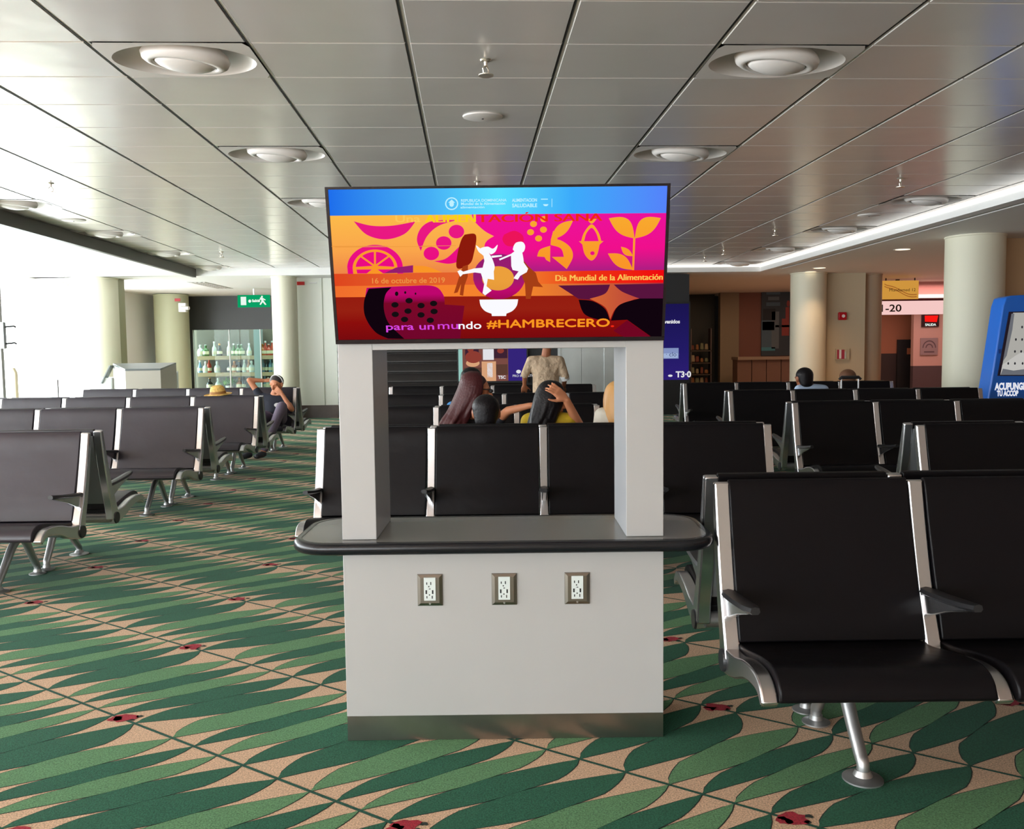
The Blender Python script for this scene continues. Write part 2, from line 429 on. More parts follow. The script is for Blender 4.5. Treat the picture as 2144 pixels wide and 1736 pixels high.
# recessed warm downlights in the right soffit
WARM = emi('warm_lamp', (1.0, 0.78, 0.52), 2.2)
dl0 = None
for (px, py), lb in zip([(1890, 522), (1716, 561), (1697, 569)],
    ['warm recessed downlight nearest the big right column', 'warm recessed downlight above the second right column', 'small warm downlight at the foot of the far soffit, left of the others']):
    p = onfloor(px, py, ZS)
    if dl0 is None:
        o = empty('recessed_downlight', p); dl0 = o
        bm = bmesh.new(); lathe(bm, [(.145, 0), (.14, -.006), (.12, -.006), (.118, 0)], seg=28); obj('trim_ring', bm, WHITE, o)
        bm = bmesh.new(); lathe(bm, [(.118, -.003), (0, -.003)], seg=28); obj('lens', bm, WARM, o)
    else: o = copy_tree(dl0)
    o.location = p; tag(o, lb, 'downlight', 'recessed downlights')
    l = bpy.data.lights.new('downlight_glow', 'SPOT'); l.energy = 60; l.color = (1, .62, .36); l.spot_size = 2.0; l.spot_blend = .6; l.shadow_soft_size = .1
    lo = bpy.data.objects.new('downlight_glow', l); COL.objects.link(lo); lo.location = p - Vector((0, .7, .03))

# ------------------------------------------------------------------ walls
BEIGE = mat('beige_wall', srgb(196, 184, 156), 0.6); PALE = mat('pale_wall', srgb(238, 240, 230), 0.5)
DGREY = mat('dark_grey_wall', srgb(66, 68, 70), 0.55); BROWN = mat('brown_wall', srgb(150, 104, 78), 0.6)
FRAME = mat('window_frame', (0.75, 0.76, 0.76), 0.4)
GL = glass('clear_glass', (0.93, 0.96, 0.95)); GLG = glass('green_glass', (0.72, 0.86, 0.82), .03, gz=.1)
# left: low sill, header and a curtain of glass
obj('wall_left', (lambda b: (box(b, WX-.2, WX, -8, 24.2, 0, .12), box(b, WX-.2, WX, -8, 24.2, 2.93, 3.2), box(b, WX-.2, WX, 21.05, 24.2, .12, 2.93), b)[3])(bmesh.new()), WHITE, smooth=False, kind='structure')
k = 0
for y0 in [-8 + 4.15*i for i in range(7)]:
    k += 1; y1 = y0 + 4.15
    bm = bmesh.new()
    for a, b_ in ((y0, y0+.012), (y1-.012, y1)): box(bm, WX-.085, WX-.045, a, b_, .12, 2.93)
    box(bm, WX-.085, WX-.045, y0+.012, y1-.012, .12, .15); box(bm, WX-.085, WX-.045, y0+.012, y1-.012, 2.90, 2.93)
    f = obj('window_%d' % k, bm, FRAME, smooth=False, kind='structure')
    bm = bmesh.new(); box(bm, WX-.085, WX-.075, y0+.01, y1-.01, .14, 2.91); obj('window_pane', bm, GL, f, smooth=False)
# behind the camera: wall with a wide window at its left half
bm = bmesh.new(); box(bm, -2.4, 9.6, -7.2, -7.0, 0, 3.2); box(bm, WX, -2.4, -7.2, -7.0, 0, .12); box(bm, WX, -2.4, -7.2, -7.0, 2.93, 3.2)
obj('wall_back', bm, PALE, smooth=False, kind='structure')
bm = bmesh.new()
for i in range(5): box(bm, WX+1.785*i, WX+1.785*i+.06, -7.14, -7.06, .12, 2.93)
f = obj('window_8', bm, FRAME, smooth=False, kind='structure')
bm = bmesh.new(); box(bm, WX, -2.4, -7.105, -7.095, .12, 2.93); obj('window_pane', bm, GL, f, smooth=False)
# right wall
obj('wall_right', bx(9.4, 9.6, -7.2, 13.3, 0, 3.2), BROWN, smooth=False, kind='structure')
obj('wall_right_far', bx(12.6, 12.8, 13.3, 27, 0, 3.2), BROWN, smooth=False, kind='structure')

# far side, from left to right
def wx(px, Y): return at(px, 740, Y).x
YF = 24.2
bm = bmesh.new()
x0, xa, xb, x1 = -10.3, wx(404, YF), wx(590, YF), wx(720, YF)
zt = at(490, 690, YF).z
box(bm, x0, xa, YF, YF+.15, 0, 3.2); box(bm, xa, xb, YF, YF+.15, zt, 3.2); box(bm, xb, x1, YF, YF+.15, 0, 3.2)

obj('wall_front_left', bm, DGREY, smooth=False, kind='structure')
bm = bmesh.new()
for px in (404, 480, 545): box(bm, wx(px, YF)-.012, wx(px, YF)+.012, YF+.03, YF+.09, 0, zt)
f = obj('window_9', bm, FRAME, smooth=False, kind='structure')
bm = bmesh.new(); box(bm, xa, xb, YF+.055, YF+.065, .02, zt); obj('window_pane', bm, GLG, f, smooth=False)
# the shop room behind it
bm = bmesh.new(); box(bm, -10.3, -4, 26.4, 26.5, 0, 3.2); obj('wall_front_shop', bm, mat('shop_wall', srgb(120, 110, 96), .6), smooth=False, kind='structure')
# light green glazed slot left of the dark panel
bm = bmesh.new(); xa2, xb2 = wx(262, YF-.1), wx(290, YF-.1)
box(bm, xa2, xb2, YF-.1, YF-.05, 0, 2.95); obj('trim_3', bm, mat('green_grey_panel', srgb(150, 165, 130), .5), smooth=False, kind='structure')
bm = bmesh.new(); box(bm, xa2, xb2, YF-.13, YF-.1, at(270, 700, YF).z-.03, at(270, 696, YF).z+.02); obj('trim_4', bm, DGREY, smooth=False, kind='structure')

YW = 18.75
# pale panel beside the lit column, with dark skirting
xl, xr = wx(612, YW), wx(706, YW)
bm = bmesh.new(); box(bm, xl, wx(679, YW)-.02, YW, YW+.2, 0, ZS+.1); box(bm, wx(679, YW)-.02, wx(679, YW)+.02, YW+.04, YW+.2, 0, ZS+.1); box(bm, wx(679, YW)+.02, xr, YW, YW+.2, 0, ZS+.1)
obj('wall_front_pale', bm, PALE, smooth=False, kind='structure')
obj('baseboard_front', bx(xl, xr, YW-.03, YW, 0, .27), mat('wood_skirting', srgb(86, 72, 68), .4, noise=(3, .25)), smooth=False, kind='structure')
# dark louvred wall behind the kiosk
xc0, xc1, xc2 = xr, wx(1095, YW), wx(1440, YW)
bm = bmesh.new(); box(bm, xc0, xc1, YW+.08, YW+.2, 0, ZS+.1)
z = 0.3
while z < 2.9:
    extr(bm, [(YW+.08, z), (YW+.0, z+.02), (YW+.0, z+.05), (YW+.08, z+.2)], xc0, xc1, 'X'); z += .21
obj('wall_front_louvres', bm, mat('dark_brown_louvre', srgb(40, 34, 32), .5), smooth=False, kind='structure')
bm = bmesh.new(); box(bm, xc1, xc2, YW+.1, YW+.25, 0, ZS+.1)
obj('wall_front_centre', bm, mat('charcoal_wall', srgb(34, 34, 36), .5), smooth=False, kind='structure')
# steel lift doors
xs0, xs1 = wx(1168, YW), wx(1300, YW)
r = empty('door_1', (xs0, YW, 0), kind='structure')
bm = bmesh.new(); w_ = xs1-xs0; box(bm, 0, w_, .02, .1, 2.2, 2.32); box(bm, 0, .06, .02, .1, 0, 2.2); box(bm, w_-.35, w_, .02, .1, 0, 2.2)
SSTEEL = mat('pale_steel', (0.62, 0.66, 0.66), 0.3, 0.7, noise=(2, .1))
obj('door_frame', bm, SSTEEL, r, smooth=False)
for a, b_ in ((.06, .50), (.505, w_-.35)): obj('door_leaf', bx(a, b_, .05, .1, .01, 2.2), SSTEEL, r, smooth=False)
# right: recess with shop, reddish wall, poster
YR = 25.4
def rx(px): return wx(px, YR)
bm = bmesh.new()
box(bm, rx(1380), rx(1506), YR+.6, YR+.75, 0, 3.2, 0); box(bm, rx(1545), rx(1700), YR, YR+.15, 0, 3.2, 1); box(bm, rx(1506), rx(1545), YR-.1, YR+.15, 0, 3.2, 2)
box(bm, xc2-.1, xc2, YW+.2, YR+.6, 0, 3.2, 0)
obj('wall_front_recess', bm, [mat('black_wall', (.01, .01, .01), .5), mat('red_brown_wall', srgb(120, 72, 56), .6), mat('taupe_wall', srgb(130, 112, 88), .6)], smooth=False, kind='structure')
# columns -----------------------------------------------------------
def column(px0, px1, Y, m, label):
    x0, x1 = wx(px0, Y), wx(px1, Y); r = (x1-x0)/2
    bm = bmesh.new(); cx = (x0+x1)/2
    lathe(bm, [(0, 0), (r+.012, 0), (r+.012, .12), (r, .13), (r, ZS-.03), (r+.01, ZS-.02), (r+.01, ZS-.001), (0, ZS-.001)], (0, 0, 0), 48)
    o = obj('round_column', bm, m, sharp=40); o.location = (cx, Y, 0)
    return tag(o, label, 'column')
COLM = mat('column_cream', srgb(222, 218, 196), .5)
column(160, 250, 18.2, COLM, 'wide cream round column at far left, blown out by the window light')
column(328, 397, 23.3, mat('column_olive', srgb(190, 192, 160), .5), 'olive cream round column standing in front of the dark shop wall')
column(573, 625, 18.35, COLM, 'narrow bright white round column right of the shop window')
column(1655, 1727, 19.0, COLM, 'cream round column beside the panel with the red fire alarm')
column(1800, 1843, 19.5, mat('column_taupe', srgb(176, 158, 134), .5), 'thin taupe round column left of the lit number sign')
column(1979, 2093, 13.0, COLM, 'thickest cream round column beside the blue kiosk')
# panels beside columns
P1, P2 = wx(246, 18.5), wx(262, 18.5)
obj('trim_5', bx(P1, P2, 18.1, 18.6, 0, ZS), mat('olive_panel', srgb(150, 148, 118), .5), smooth=False, kind='structure')
bm = bmesh.new(); box(bm, wx(1722, 19.1), wx(1810, 19.1), 19.1, 19.3, 0, ZS+.05); obj('wall_front_alarm', bm, BEIGE, smooth=False, kind='structure')
obj('trim_6', bx(wx(1722, 19.05), wx(1728, 19.05), 19.03, 19.1, 0, ZS), mat('groove', srgb(80, 66, 56), .6), smooth=False, kind='structure')
bm = bmesh.new(); box(bm, wx(2088, 13.2), 12.6, 13.3, 13.45, 0, ZS+.1); obj('wall_right_end', bm, mat('tan_wall', srgb(190, 158, 120), .6), smooth=False, kind='structure')
obj('trim_7', bx(wx(2096, 13.2), wx(2102, 13.2), 13.27, 13.3, 0, ZS), mat('groove', srgb(80, 66, 56), .6), smooth=False, kind='structure')
# corridor behind the number sign
YC = 23.0
def cx_(px, Y=YC): return wx(px, Y)
bm = bmesh.new()
box(bm, cx_(1800), cx_(1930, YC+.6), YC+.6, YC+.75, at(1880, 740, YC+.6).z, 3.2, 0); box(bm, cx_(1800), cx_(1930, YC+.6), YC+.6, YC+.75, 0, at(1880, 740, YC+.6).z, 1)
zz = at(1945, 766, YC).z
box(bm, cx_(1912), 12.6, YC, YC+.15, zz, 3.2, 2); box(bm, cx_(1912), 12.6, YC, YC+.15, 0, zz, 3)
obj('wall_front_corridor', bm, [mat('corridor_brown', srgb(150, 96, 70), .6), mat('corridor_wainscot', srgb(46, 36, 36), .5), mat('corridor_pink', srgb(200, 160, 150), .6), mat('corridor_grey', srgb(84, 70, 74), .5)], smooth=False, kind='structure')
r = empty('door_2', (cx_(1880, YC+.5), YC+.5, 0), kind='structure')
wd = cx_(1912, YC+.5)-cx_(1880, YC+.5); hd = at(1895, 711, YC+.5).z
obj('door_leaf', bx(0, wd, .03, .08, 0, hd), BLACK, r, smooth=False)
obj('door_sign', bx(wd*.62, wd*.95, .0, .03, at(1900, 742, YC+.5).z, at(1900, 729, YC+.5).z), mat('brown_sign', srgb(150, 90, 60), .5), r, smooth=False)
# roof lid so that no sky leaks in behind the set, and the outer end walls
bm = bmesh.new(); box(bm, -10.3, 12.8, 26.9, 27.1, 0, 3.2); obj('wall_front', bm, DGREY, smooth=False, kind='structure')
area('corridor_tubes', (cx_(1950, 21.5), 21.3, 2.9), (0, 0, 0), 2.5, 1.0, 60, (1, .62, .55))
area('shop_lights', (-6.8, 25.4, 2.9), (0, 0, 0), 5, 1.5, 120, (1, .97, .9))
area('recess_lights', (6.0, 22.2, 2.9), (0, 0, 0), 2, 3, 45, (1, .72, .45))
# ------------------------------------------------------------------ benches
def offs(pts, rads):
    """outline round a centre line of (y, z) with half widths"""
    L, R = [], []
    n = len(pts)
    for i, (y, z) in enumerate(pts):
        a = pts[max(i-1, 0)]; b = pts[min(i+1, n-1)]
        d = Vector((b[0]-a[0], b[1]-a[1])).normalized(); nx, ny = -d.y, d.x; r = rads[i]
        L.append((y+nx*r, z+ny*r)); R.append((y-nx*r, z-ny*r))
    return L + R[::-1]
def spline(pts, n=6):
    out = []
    P = [pts[0]] + list(pts) + [pts[-1]]
    for i in range(1, len(P)-2):
        for k in range(n):
            t = k/n; a, b, c, d = P[i-1], P[i], P[i+1], P[i+2]
            out.append(tuple(0.5*((2*b[j]) + (-a[j]+c[j])*t + (2*a[j]-5*b[j]+4*c[j]-d[j])*t*t + (-a[j]+3*b[j]-3*c[j]+d[j])*t**3) for j in range(len(b))))
    out.append(tuple(pts[-1])); return out
def blade(bm, path, x, hw):
    """bar of varying depth r and thickness, path of (y, z, r)"""
    P = spline(path, 5)
    pts = offs([(p[0], p[1]) for p in P], [p[2] for p in P])
    extr(bm, pts, x-hw, x+hw, 'X')
UP = [(.15, .886, .016), (.135, .80, .021), (.105, .66, .026), (.062, .50, .030), (.02, .38, .036), (0, .30, .045)]
SEATP = [(0, .30, .045), (-.12, .318, .036), (-.25, .358, .028), (-.36, .372, .024), (-.42, .36, .020), (-.455, .325, .014)]
BENCH = {}
def make_bench(n, pitch, glare):
    LEATHER = GLARED if glare else MATS['black_leather']
    key = (n, pitch, glare)
    if key in BENCH: return copy_tree(BENCH[key])
    r = empty('seat_bench', (0, 0, 0)); L = n*pitch
    bm = bmesh.new(); tube(bm, [(.02, 0, .30), (L-.02, 0, .30)], .034, 14); obj('beam', bm, ALUD, r)
    for i in range(n):
        x0, x1 = i*pitch+.030, (i+1)*pitch-.030
        # backrest: padded panel leaning back, rolled over at its top
        P = spline([(-.008, .362, .018), (.025, .45, .024), (.072, .60, .022), (.118, .76, .020), (.142, .86, .018), (.150, .893, .010)], 5)
        q = offs([(p[0], p[1]) for p in P], [p[2] for p in P])
        bm = bmesh.new(); extr(bm, q, x0, x1, 'X'); obj('backrest', bm, LEATHER, r, bevel=.008, sharp=50)
        P = spline([(.030, .40, .006), (.055, .45, .007), (.100, .60, .007), (.146, .76, .006), (.165, .85, .004)], 5)
        q = offs([(p[0], p[1]) for p in P], [p[2] for p in P])
        bm = bmesh.new(); extr(bm, q, x0+.004, x1-.004, 'X'); obj('back_shell', bm, BACKSH, r, sharp=50, label='grey shell behind the backrest')
        P = spline([(.01, .345, .014), (-.10, .346, .024), (-.25, .375, .026), (-.38, .392, .026), (-.44, .372, .026), (-.462, .335, .014)], 5)
        q = offs([(p[0], p[1]) for p in P], [p[2] for p in P])
        bm = bmesh.new(); extr(bm, q, x0, x1, 'X'); obj('seat', bm, LEATHER, r, bevel=.008, sharp=50)
    for i in range(n+1):
        x = i*pitch; e = (.006 if i == 0 else (-.006 if i == n else 0)); hw = .027
        bm = bmesh.new(); blade(bm, UP, x+e, hw)
        f = obj('side_frame', bm, ALU, r, bevel=.007, sharp=50)
        bm = bmesh.new(); blade(bm, SEATP, x+e, hw*.9); obj('seat_arm', bm, ALU, f, bevel=.006, sharp=50)
        if i in (0, n):
            s = -1 if i == 0 else 1
            bm = bmesh.new(); tube(bm, [(x+e+s*(hw-.002), 0, .30), (x+e+s*(hw+.006), 0, .30)], [.040, .036], 24); obj('end_cap', bm, PLAST, f, sharp=50)
        # armrest: wedge bracket under a slim dark pad
        bm = bmesh.new()
        extr(bm, [(.075, .506), (.055, .43), (-.03, .455), (-.12, .492), (-.24, .528), (-.285, .545), (-.24, .547), (-.05, .523)], x+e-.014, x+e+.014, 'X')
        a = obj('armrest', bm, ALU, r, bevel=.005, sharp=50)
        bm = bmesh.new(); nn = 9; rows = []
        for j in range(nn):
            t = j/(nn-1); y = .07 - .37*t; w_ = .030*(1-.75*(2*t-1)**4)**.5; z = .515 + .038*t - .004*math.sin(PI*t)
            rows.append([bm.verts.new((x+e+dx*w_, y, z+dz)) for dx, dz in ((-1, 0), (-.8, .012), (0, .016), (.8, .012), (1, 0), (.6, -.008), (-.6, -.008))])
        for a0, b0 in zip(rows, rows[1:]):
            for j in range(7): bm.faces.new((a0[j], a0[(j+1) % 7], b0[(j+1) % 7], b0[j]))
        bm.faces.new(rows[0]); bm.faces.new(rows[-1][::-1])
        obj('arm_pad', bm, PLAST, a, sharp=50)
    lx = [.36, L-.36] if n > 1 else [L/2]
    for x in lx:
        for s in (-1, 1):
            bm = bmesh.new()
            q = .25 if s < 0 else .175; P = spline([(x, s*.015, .275), (x, s*q*.36, .225), (x, s*q*.66, .14), (x, s*q*.9, .075), (x, s*q, .05), (x, s*q, .012)], 4)
            R = [(.024-.004*min(1, i/14), .030-.010*min(1, i/16)) for i in range(len(P))]
            tube(bm, P, R, 10); lg = obj('leg', bm, ALUD, r, sharp=50)
            bm = bmesh.new(); k_ = 1 if s < 0 else .8; lathe(bm, [(0, 0), (.062*k_, 0), (.062*k_, .005), (.045*k_, .010), (.030*k_, .014), (.022, .03), (0, .03)], (x, s*q, 0.0015), 24); obj('foot', bm, ALUD, lg, sharp=40)
    BENCH[key] = r
    return r
GRP = 'rows of joined airport seats'
# x of the left end, y of the beam, seats, pitch, turn, label facing the camera, label facing away
PAIRS = [
 (.725, 2.93, 3, .682, 0, 'nearest black leather seat bench, at right, facing the camera', 'bench back to back behind the nearest right bench, its end frame beside the counter'),
 (-1.195, 5.34, 4, .692, -.02, 'black four seat bench seen through the kiosk opening, facing the camera', 'bench of the people seen through the opening, back to back behind the nearest middle row'),
 (-4.80, 5.27, 3, .727, 0, 'nearest left bench facing the camera, window glare painted into its leather colour', 'bench back to back behind the nearest left bench'),
 (2.425, 5.10, 2, .69, 0, 'second right bench from the front, cut by the right picture edge, facing the camera', 'bench facing away behind the second right bench, pale grey shell at its end'),
 (-5.67, 7.70, 4, .728, 0, 'second left bench from the front, facing the camera', 'bench back to back behind the second left bench'),
 (-1.34, 7.42, 3, .690, 0, 'three seat bench seen just above the heads in the kiosk opening, facing the camera', 'bench facing away behind the three seat bench in the opening'),
 (2.415, 7.40, 4, .694, 0, 'third right bench from the front, facing the camera', 'bench facing away behind the third right bench'),
 (-6.51, 9.85, 5, .728, -.012, 'third left bench from the front, facing the camera, in front of the straw hat', 'bench facing away under the straw hat'),
 (-1.47, 9.55, 4, .692, -.01, 'third bench row back in the kiosk opening, facing the camera', 'bench facing away behind the third row in the opening'),
 (2.42, 9.65, 4, .694, 0, 'fourth right bench from the front, ending before the blue kiosk', 'bench facing away where the man in the pale blue shirt sits'),
 (-6.02, 12.22, 4, .752, -.025, 'farthest left bench, where the man in the black shirt sleeps', 'bench facing away behind the sleeping man, before the check-in desk'),
 (-1.67, 12.05, 4, .702, -.01, 'farthest bench row in the kiosk opening, below the video screen', 'bench facing away behind the farthest row in the opening'),
 (2.375, 12.0, 4, .712, 0, 'farthest right bench, beyond the suitcase handle', 'bench facing away behind the farthest right bench'),
]
GAPY = .46
for (x, y, n, p, rz, la, lb) in PAIRS:
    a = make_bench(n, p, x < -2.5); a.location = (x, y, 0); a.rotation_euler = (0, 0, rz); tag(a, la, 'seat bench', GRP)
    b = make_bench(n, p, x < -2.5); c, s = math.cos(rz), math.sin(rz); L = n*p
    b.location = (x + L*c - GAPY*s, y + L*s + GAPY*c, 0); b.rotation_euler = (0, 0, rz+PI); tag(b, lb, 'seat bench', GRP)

# ------------------------------------------------------------------ charging kiosk
k = empty('charging_kiosk', (0, 3.0, 0), label='pale grey charging kiosk with a dark counter and three power outlets in front', cat='kiosk')
KX0, KX1, KD = -.588, .516, .35
obj('base_cabinet', bx(KX0, KX1, 0, KD, .088, .672), LAMI, k, bevel=.002)
obj('kick_plate', bx(KX0+.001, KX1-.001, .001, KD-.001, .0016, .088), STEEL, k)
for a, b_ in ((KX0, -.470), (.388, KX1)):
    bm = bmesh.new(); box(bm, a, b_, 0, KD, .712, 1.40)
    bm.faces.ensure_lookup_table()
    for f in bm.faces: f.normal_update(); f.material_index = 1 if abs(f.normal.x) > .5 else 0
    obj('upright_panel', bm, [LAMI, LAMIS], k, bevel=.002)
obj('top_beam', bx(-.470, .388, 0, KD, 1.362, 1.40), LAMI, k)
# counter with rounded corners
def rrect(x0, x1, y0, y1, r, n=10):
    o = []
    for cx, cy, a0 in ((x1-r, y1-r, 0), (x0+r, y1-r, PI/2), (x0+r, y0+r, PI), (x1-r, y0+r, 1.5*PI)):
        for i in range(n+1): a = a0 + PI/2*i/n; o.append((cx+r*math.cos(a), cy+r*math.sin(a)))
    return o
rr_ = rrect(-.758, .690, -.062, .425, .13)
bm = bmesh.new(); extr(bm, [(x*.997, y) for x, y in rr_], .674, .7115, 'Z'); obj('counter_top', bm, CTOP, k, sharp=30)
bm = bmesh.new(); pr = [(.0, .673), (.010, .673), (.017, .680), (.019, .692), (.017, .704), (.010, .711), (0, .7125), (-.010, .7125)]
rings = []
nn = len(rr_)
for i, (x, y) in enumerate(rr_):
    a, b_ = rr_[i-1], rr_[(i+1) % nn]; d = Vector((b_[0]-a[0], b_[1]-a[1])).normalized(); nx, ny = d.y, -d.x
    rings.append([bm.verts.new((x+nx*(o-.008), y+ny*(o-.008), z)) for o, z in pr])
for i in range(nn):
    for j in range(len(pr)-1): bm.faces.new((rings[i][j], rings[(i+1) % nn][j], rings[(i+1) % nn][j+1], rings[i][j+1]))
obj('edge_band', bm, CEDGE, k, sharp=60)
# outlets
RCV = mat('outlet_white', (0.72, 0.78, 0.76), .3)
for ox, lb in ((-.290, 'left power outlet with a steel plate'), (-.034, 'middle power outlet with a steel plate'), (.2175, 'right power outlet with a steel plate')):
    bm = bmesh.new(); z0, z1 = .479, .590; X0, X1 = ox-.0435, ox+.0435; b = .011
    vo = [bm.verts.new(q) for q in ((X0, -.001, z0), (X1, -.001, z0), (X1, -.001, z1), (X0, -.001, z1))]
    vm = [bm.verts.new(q) for q in ((X0+.001, -.005, z0+.001), (X1-.001, -.005, z0+.001), (X1-.001, -.005, z1-.001), (X0+.001, -.005, z1-.001))]
    vi = [bm.verts.new(q) for q in ((X0+b, -.010, z0+b), (X1-b, -.010, z0+b), (X1-b, -.010, z1-b), (X0+b, -.010, z1-b))]
    for s in range(4):
        bm.faces.new((vo[s], vo[(s+1) % 4], vm[(s+1) % 4], vm[s])); bm.faces.new((vm[s], vm[(s+1) % 4], vi[(s+1) % 4], vi[s]))
    bm.faces.new(vi); pl = obj('power_outlet', bm, STEEL, k, smooth=False, label=lb)
    bm = bmesh.new(); box(bm, ox-.020, ox+.020, -.0135, -.009, .500, .580, 0)
    y = -.0142
    for cx, cz, w_, h_ in ((-.010, .560, .003, .008), (.004, .560, .003, .010), (-.003, .549, .004, .004), (-.012, .530, .005, .013), (.010, .530, .005, .013),
                           (-.010, .512, .003, .008), (.008, .512, .003, .010), (-.001, .520, .004, .004), (0, .541, .006, .0025)):
        box(bm, ox+cx-w_/2, ox+cx+w_/2, y, y+.001, cz-h_/2, cz+h_/2, 1)
    obj('receptacle', bm, [RCV, BLACK], pl, smooth=False)
    bm = bmesh.new(); tube(bm, [(ox, -.010, .4885), (ox, -.0125, .4885)], .0035, 10); obj('screw', bm, ALU, pl)

# ------------------------------------------------------------------ television with the lit picture
TW, TH = 1.104, .512; tilt = math.radians(13.2)
tvz = 1.384
tv = empty('television', (-.037, 2.985, tvz), label='wide tilted television on top of the kiosk showing a bright pink and orange food picture', cat='television')
tv.rotation_euler = (tilt, 0, .004)
bm = bmesh.new(); extr(bm, [(0, 0), (.055, .01), (.055, TH-.01), (0, TH)], -TW/2, TW/2, 'X'); obj('housing', bm, mat('tv_black', (.006, .006, .008), .25), tv, bevel=.003)
bm = bmesh.new(); t = .010
for a in ((-TW/2, TW/2, 0, t+.004), (-TW/2, TW/2, TH-t*.8, TH), (-TW/2, -TW/2+t, t, TH-t*.8), (TW/2-t, TW/2, t, TH-t*.8)): box(bm, a[0], a[1], -.006, .002, a[2], a[3])
obj('bezel', bm, mat('tv_bezel', (.008, .007, .012), .2), tv, smooth=False)
bm = bmesh.new(); box(bm, -.16, .16, .055, .12, .03, .40); box(bm, -.05, .05, .10, .30, .0, .12); obj('wall_bracket', bm, BLACK, tv, smooth=False)
obj('side_box', bx(TW/2-.03, TW/2+.012, .056, .10, .395, .44), PLAST, tv, smooth=False, label='small black box behind the upper right corner')
# picture: coordinates measured on an enlargement 2144 wide
SX0, SX1, SZ0, SZ1 = -TW/2+t, TW/2-t, t+.004, TH-t*.8
def S(X, Y):
    v = (Y-62)/(922-62); xl = 78+57*v; xr = 2046-24*v
    yt = 68 - 13*(X-78)/1968; yb = 928 - 12*(X-135)/1887
    return ((X-xl)/(xr-xl), 1-(Y-yt)/(yb-yt))
cols = {}; smats = []
def sc(name, stops=None, col=None, axis='Z'):
    if name not in cols:
        if stops: smats.append(emgrad('screen_'+name, [(SZ0+(SZ1-SZ0)*p if axis == 'Z' else SX0+(SX1-SX0)*p, c) for p, c in stops], axis))
        else: smats.append(emi('screen_'+name, srgb(*col)))
        cols[name] = len(smats)-1
    return cols[name]
bm = bmesh.new(); layer = [0]
def sp_(pts, mi, dz=None):
    layer[0] += 1; y = -.0001*layer[0]-.0002
    q = []
    for X, Y in pts:
        u, v = S(X, Y); u = min(1, max(0, u)); v = min(1, max(0, v)); q.append((SX0+(SX1-SX0)*u, y, SZ0+(SZ1-SZ0)*v))
    q = [a_ for i_, a_ in enumerate(q) if (Vector(a_)-Vector(q[i_-1])).length > 1e-5]
    try: poly(bm, q, mi)
    except ValueError: pass
def ell(cx, cy, rx_, ry, mi, a0=0, a1=2*PI, n=36, rot=0):
    pts = []
    for i in range(n if a1-a0 > 6.2 else n+1):
        a = a0 + (a1-a0)*i/n; x, y = rx_*math.cos(a), ry*math.sin(a)
        pts.append((cx + x*math.cos(rot)-y*math.sin(rot), cy + x*math.sin(rot)+y*math.cos(rot)))
    sp_(pts, mi)
def cur(*p, n=8): return spline([(float(a), float(b)) for a, b in p], n)
def leaf(ax, ay, bx_, by, w1, w2, mi):
    A = Vector((ax, ay)); B = Vector((bx_, by)); d = B-A; nn_ = Vector((-d.y, d.x)).normalized(); o = []
    for i in range(13): t_ = i/12; o.append(tuple(A+d*t_+nn_*w1*math.sin(PI*t_)))
    for i in range(11, 0, -1): t_ = i/12; o.append(tuple(A+d*t_-nn_*w2*math.sin(PI*t_)))
    sp_(o, mi)
SKY = sc('sky', [(0, (30, 110, 235)), (.3, (70, 175, 245)), (.5, (95, 225, 255)), (.72, (60, 170, 250)), (1, (85, 130, 250))], axis='X')
YEL = sc('yellow', [(0, (225, 110, 60)), (.42, (235, 125, 70)), (.6, (250, 165, 75)), (.85, (252, 188, 75)), (1, (252, 190, 70))])
MAG = sc('magenta', [(0, (150, 30, 110)), (.45, (170, 30, 130)), (.6, (240, 15, 140)), (1, (232, 20, 165))])
MG2 = sc('deep_pink', [(0, (170, 30, 110)), (.5, (235, 10, 130)), (.85, (232, 30, 130)), (1, (220, 50, 140))])
RED = sc('red_band', [(0, (222, 70, 30)), (.15, (226, 88, 40)), (.45, (228, 100, 45)), (.62, (240, 110, 40)), (.75, (236, 50, 20)), (1, (240, 5, 15))], axis='X')
ORB = sc('orange_band', [(0, (240, 110, 45)), (.3, (248, 130, 45)), (.6, (240, 130, 45)), (1, (170, 40, 60))], axis='X')
DRD = sc('dark_red', [(0, (120, 10, 14)), (.12, (140, 14, 12)), (.2, (150, 32, 18)), (.3, (148, 28, 16)), (1, (160, 45, 25))])
PUR = sc('purple', [(0, (110, 8, 60)), (.2, (120, 8, 55)), (.33, (190, 10, 110)), (.42, (150, 30, 110)), (1, (150, 20, 120))])
DPU = sc('dark_purple', col=(42, 8, 34)); BLK = sc('black', col=(16, 4, 14)); WHT = sc('white', col=(250, 250, 255))
GOL = sc('gold', [(0, (250, 150, 30)), (.5, (250, 150, 40)), (1, (248, 180, 50))]); HAIR = sc('hair', col=(140, 26, 12)); BODY = sc('figure', col=(165, 62, 22))
VIO = sc('violet', col=(215, 70, 225)); SEED = sc('seed', col=(20, 14, 18)); PLE = sc('pale_yellow', col=(252, 200, 90)); TXR = sc('text_red', col=(238, 40, 20))
PBL = sc('pale_blue', col=(190, 240, 255)); MAR = sc('maroon', col=(160, 20, 62)); DMR = sc('deep_maroon', col=(112, 6, 34)); PLUM = sc('plum', col=(88, 20, 62))
sp_([(60, 40), (2060, 40), (2060, 205), (60, 215)], SKY)
sp_([(60, 212), (1080, 208), (1080, 545), (60, 545)], YEL)
sp_(cur((910, 208), (930, 250), (985, 300), (1040, 330)) + cur((1040, 330), (1000, 355), (985, 390), (1000, 450)) + [(990, 540), (1300, 540), (2060, 540), (2060, 205)], MAG)
sp_([(60, 540), (2060, 526), (2060, 602), (60, 612)], RED)
sp_([(60, 611), (2060, 600), (2060, 690), (60, 680)], ORB)
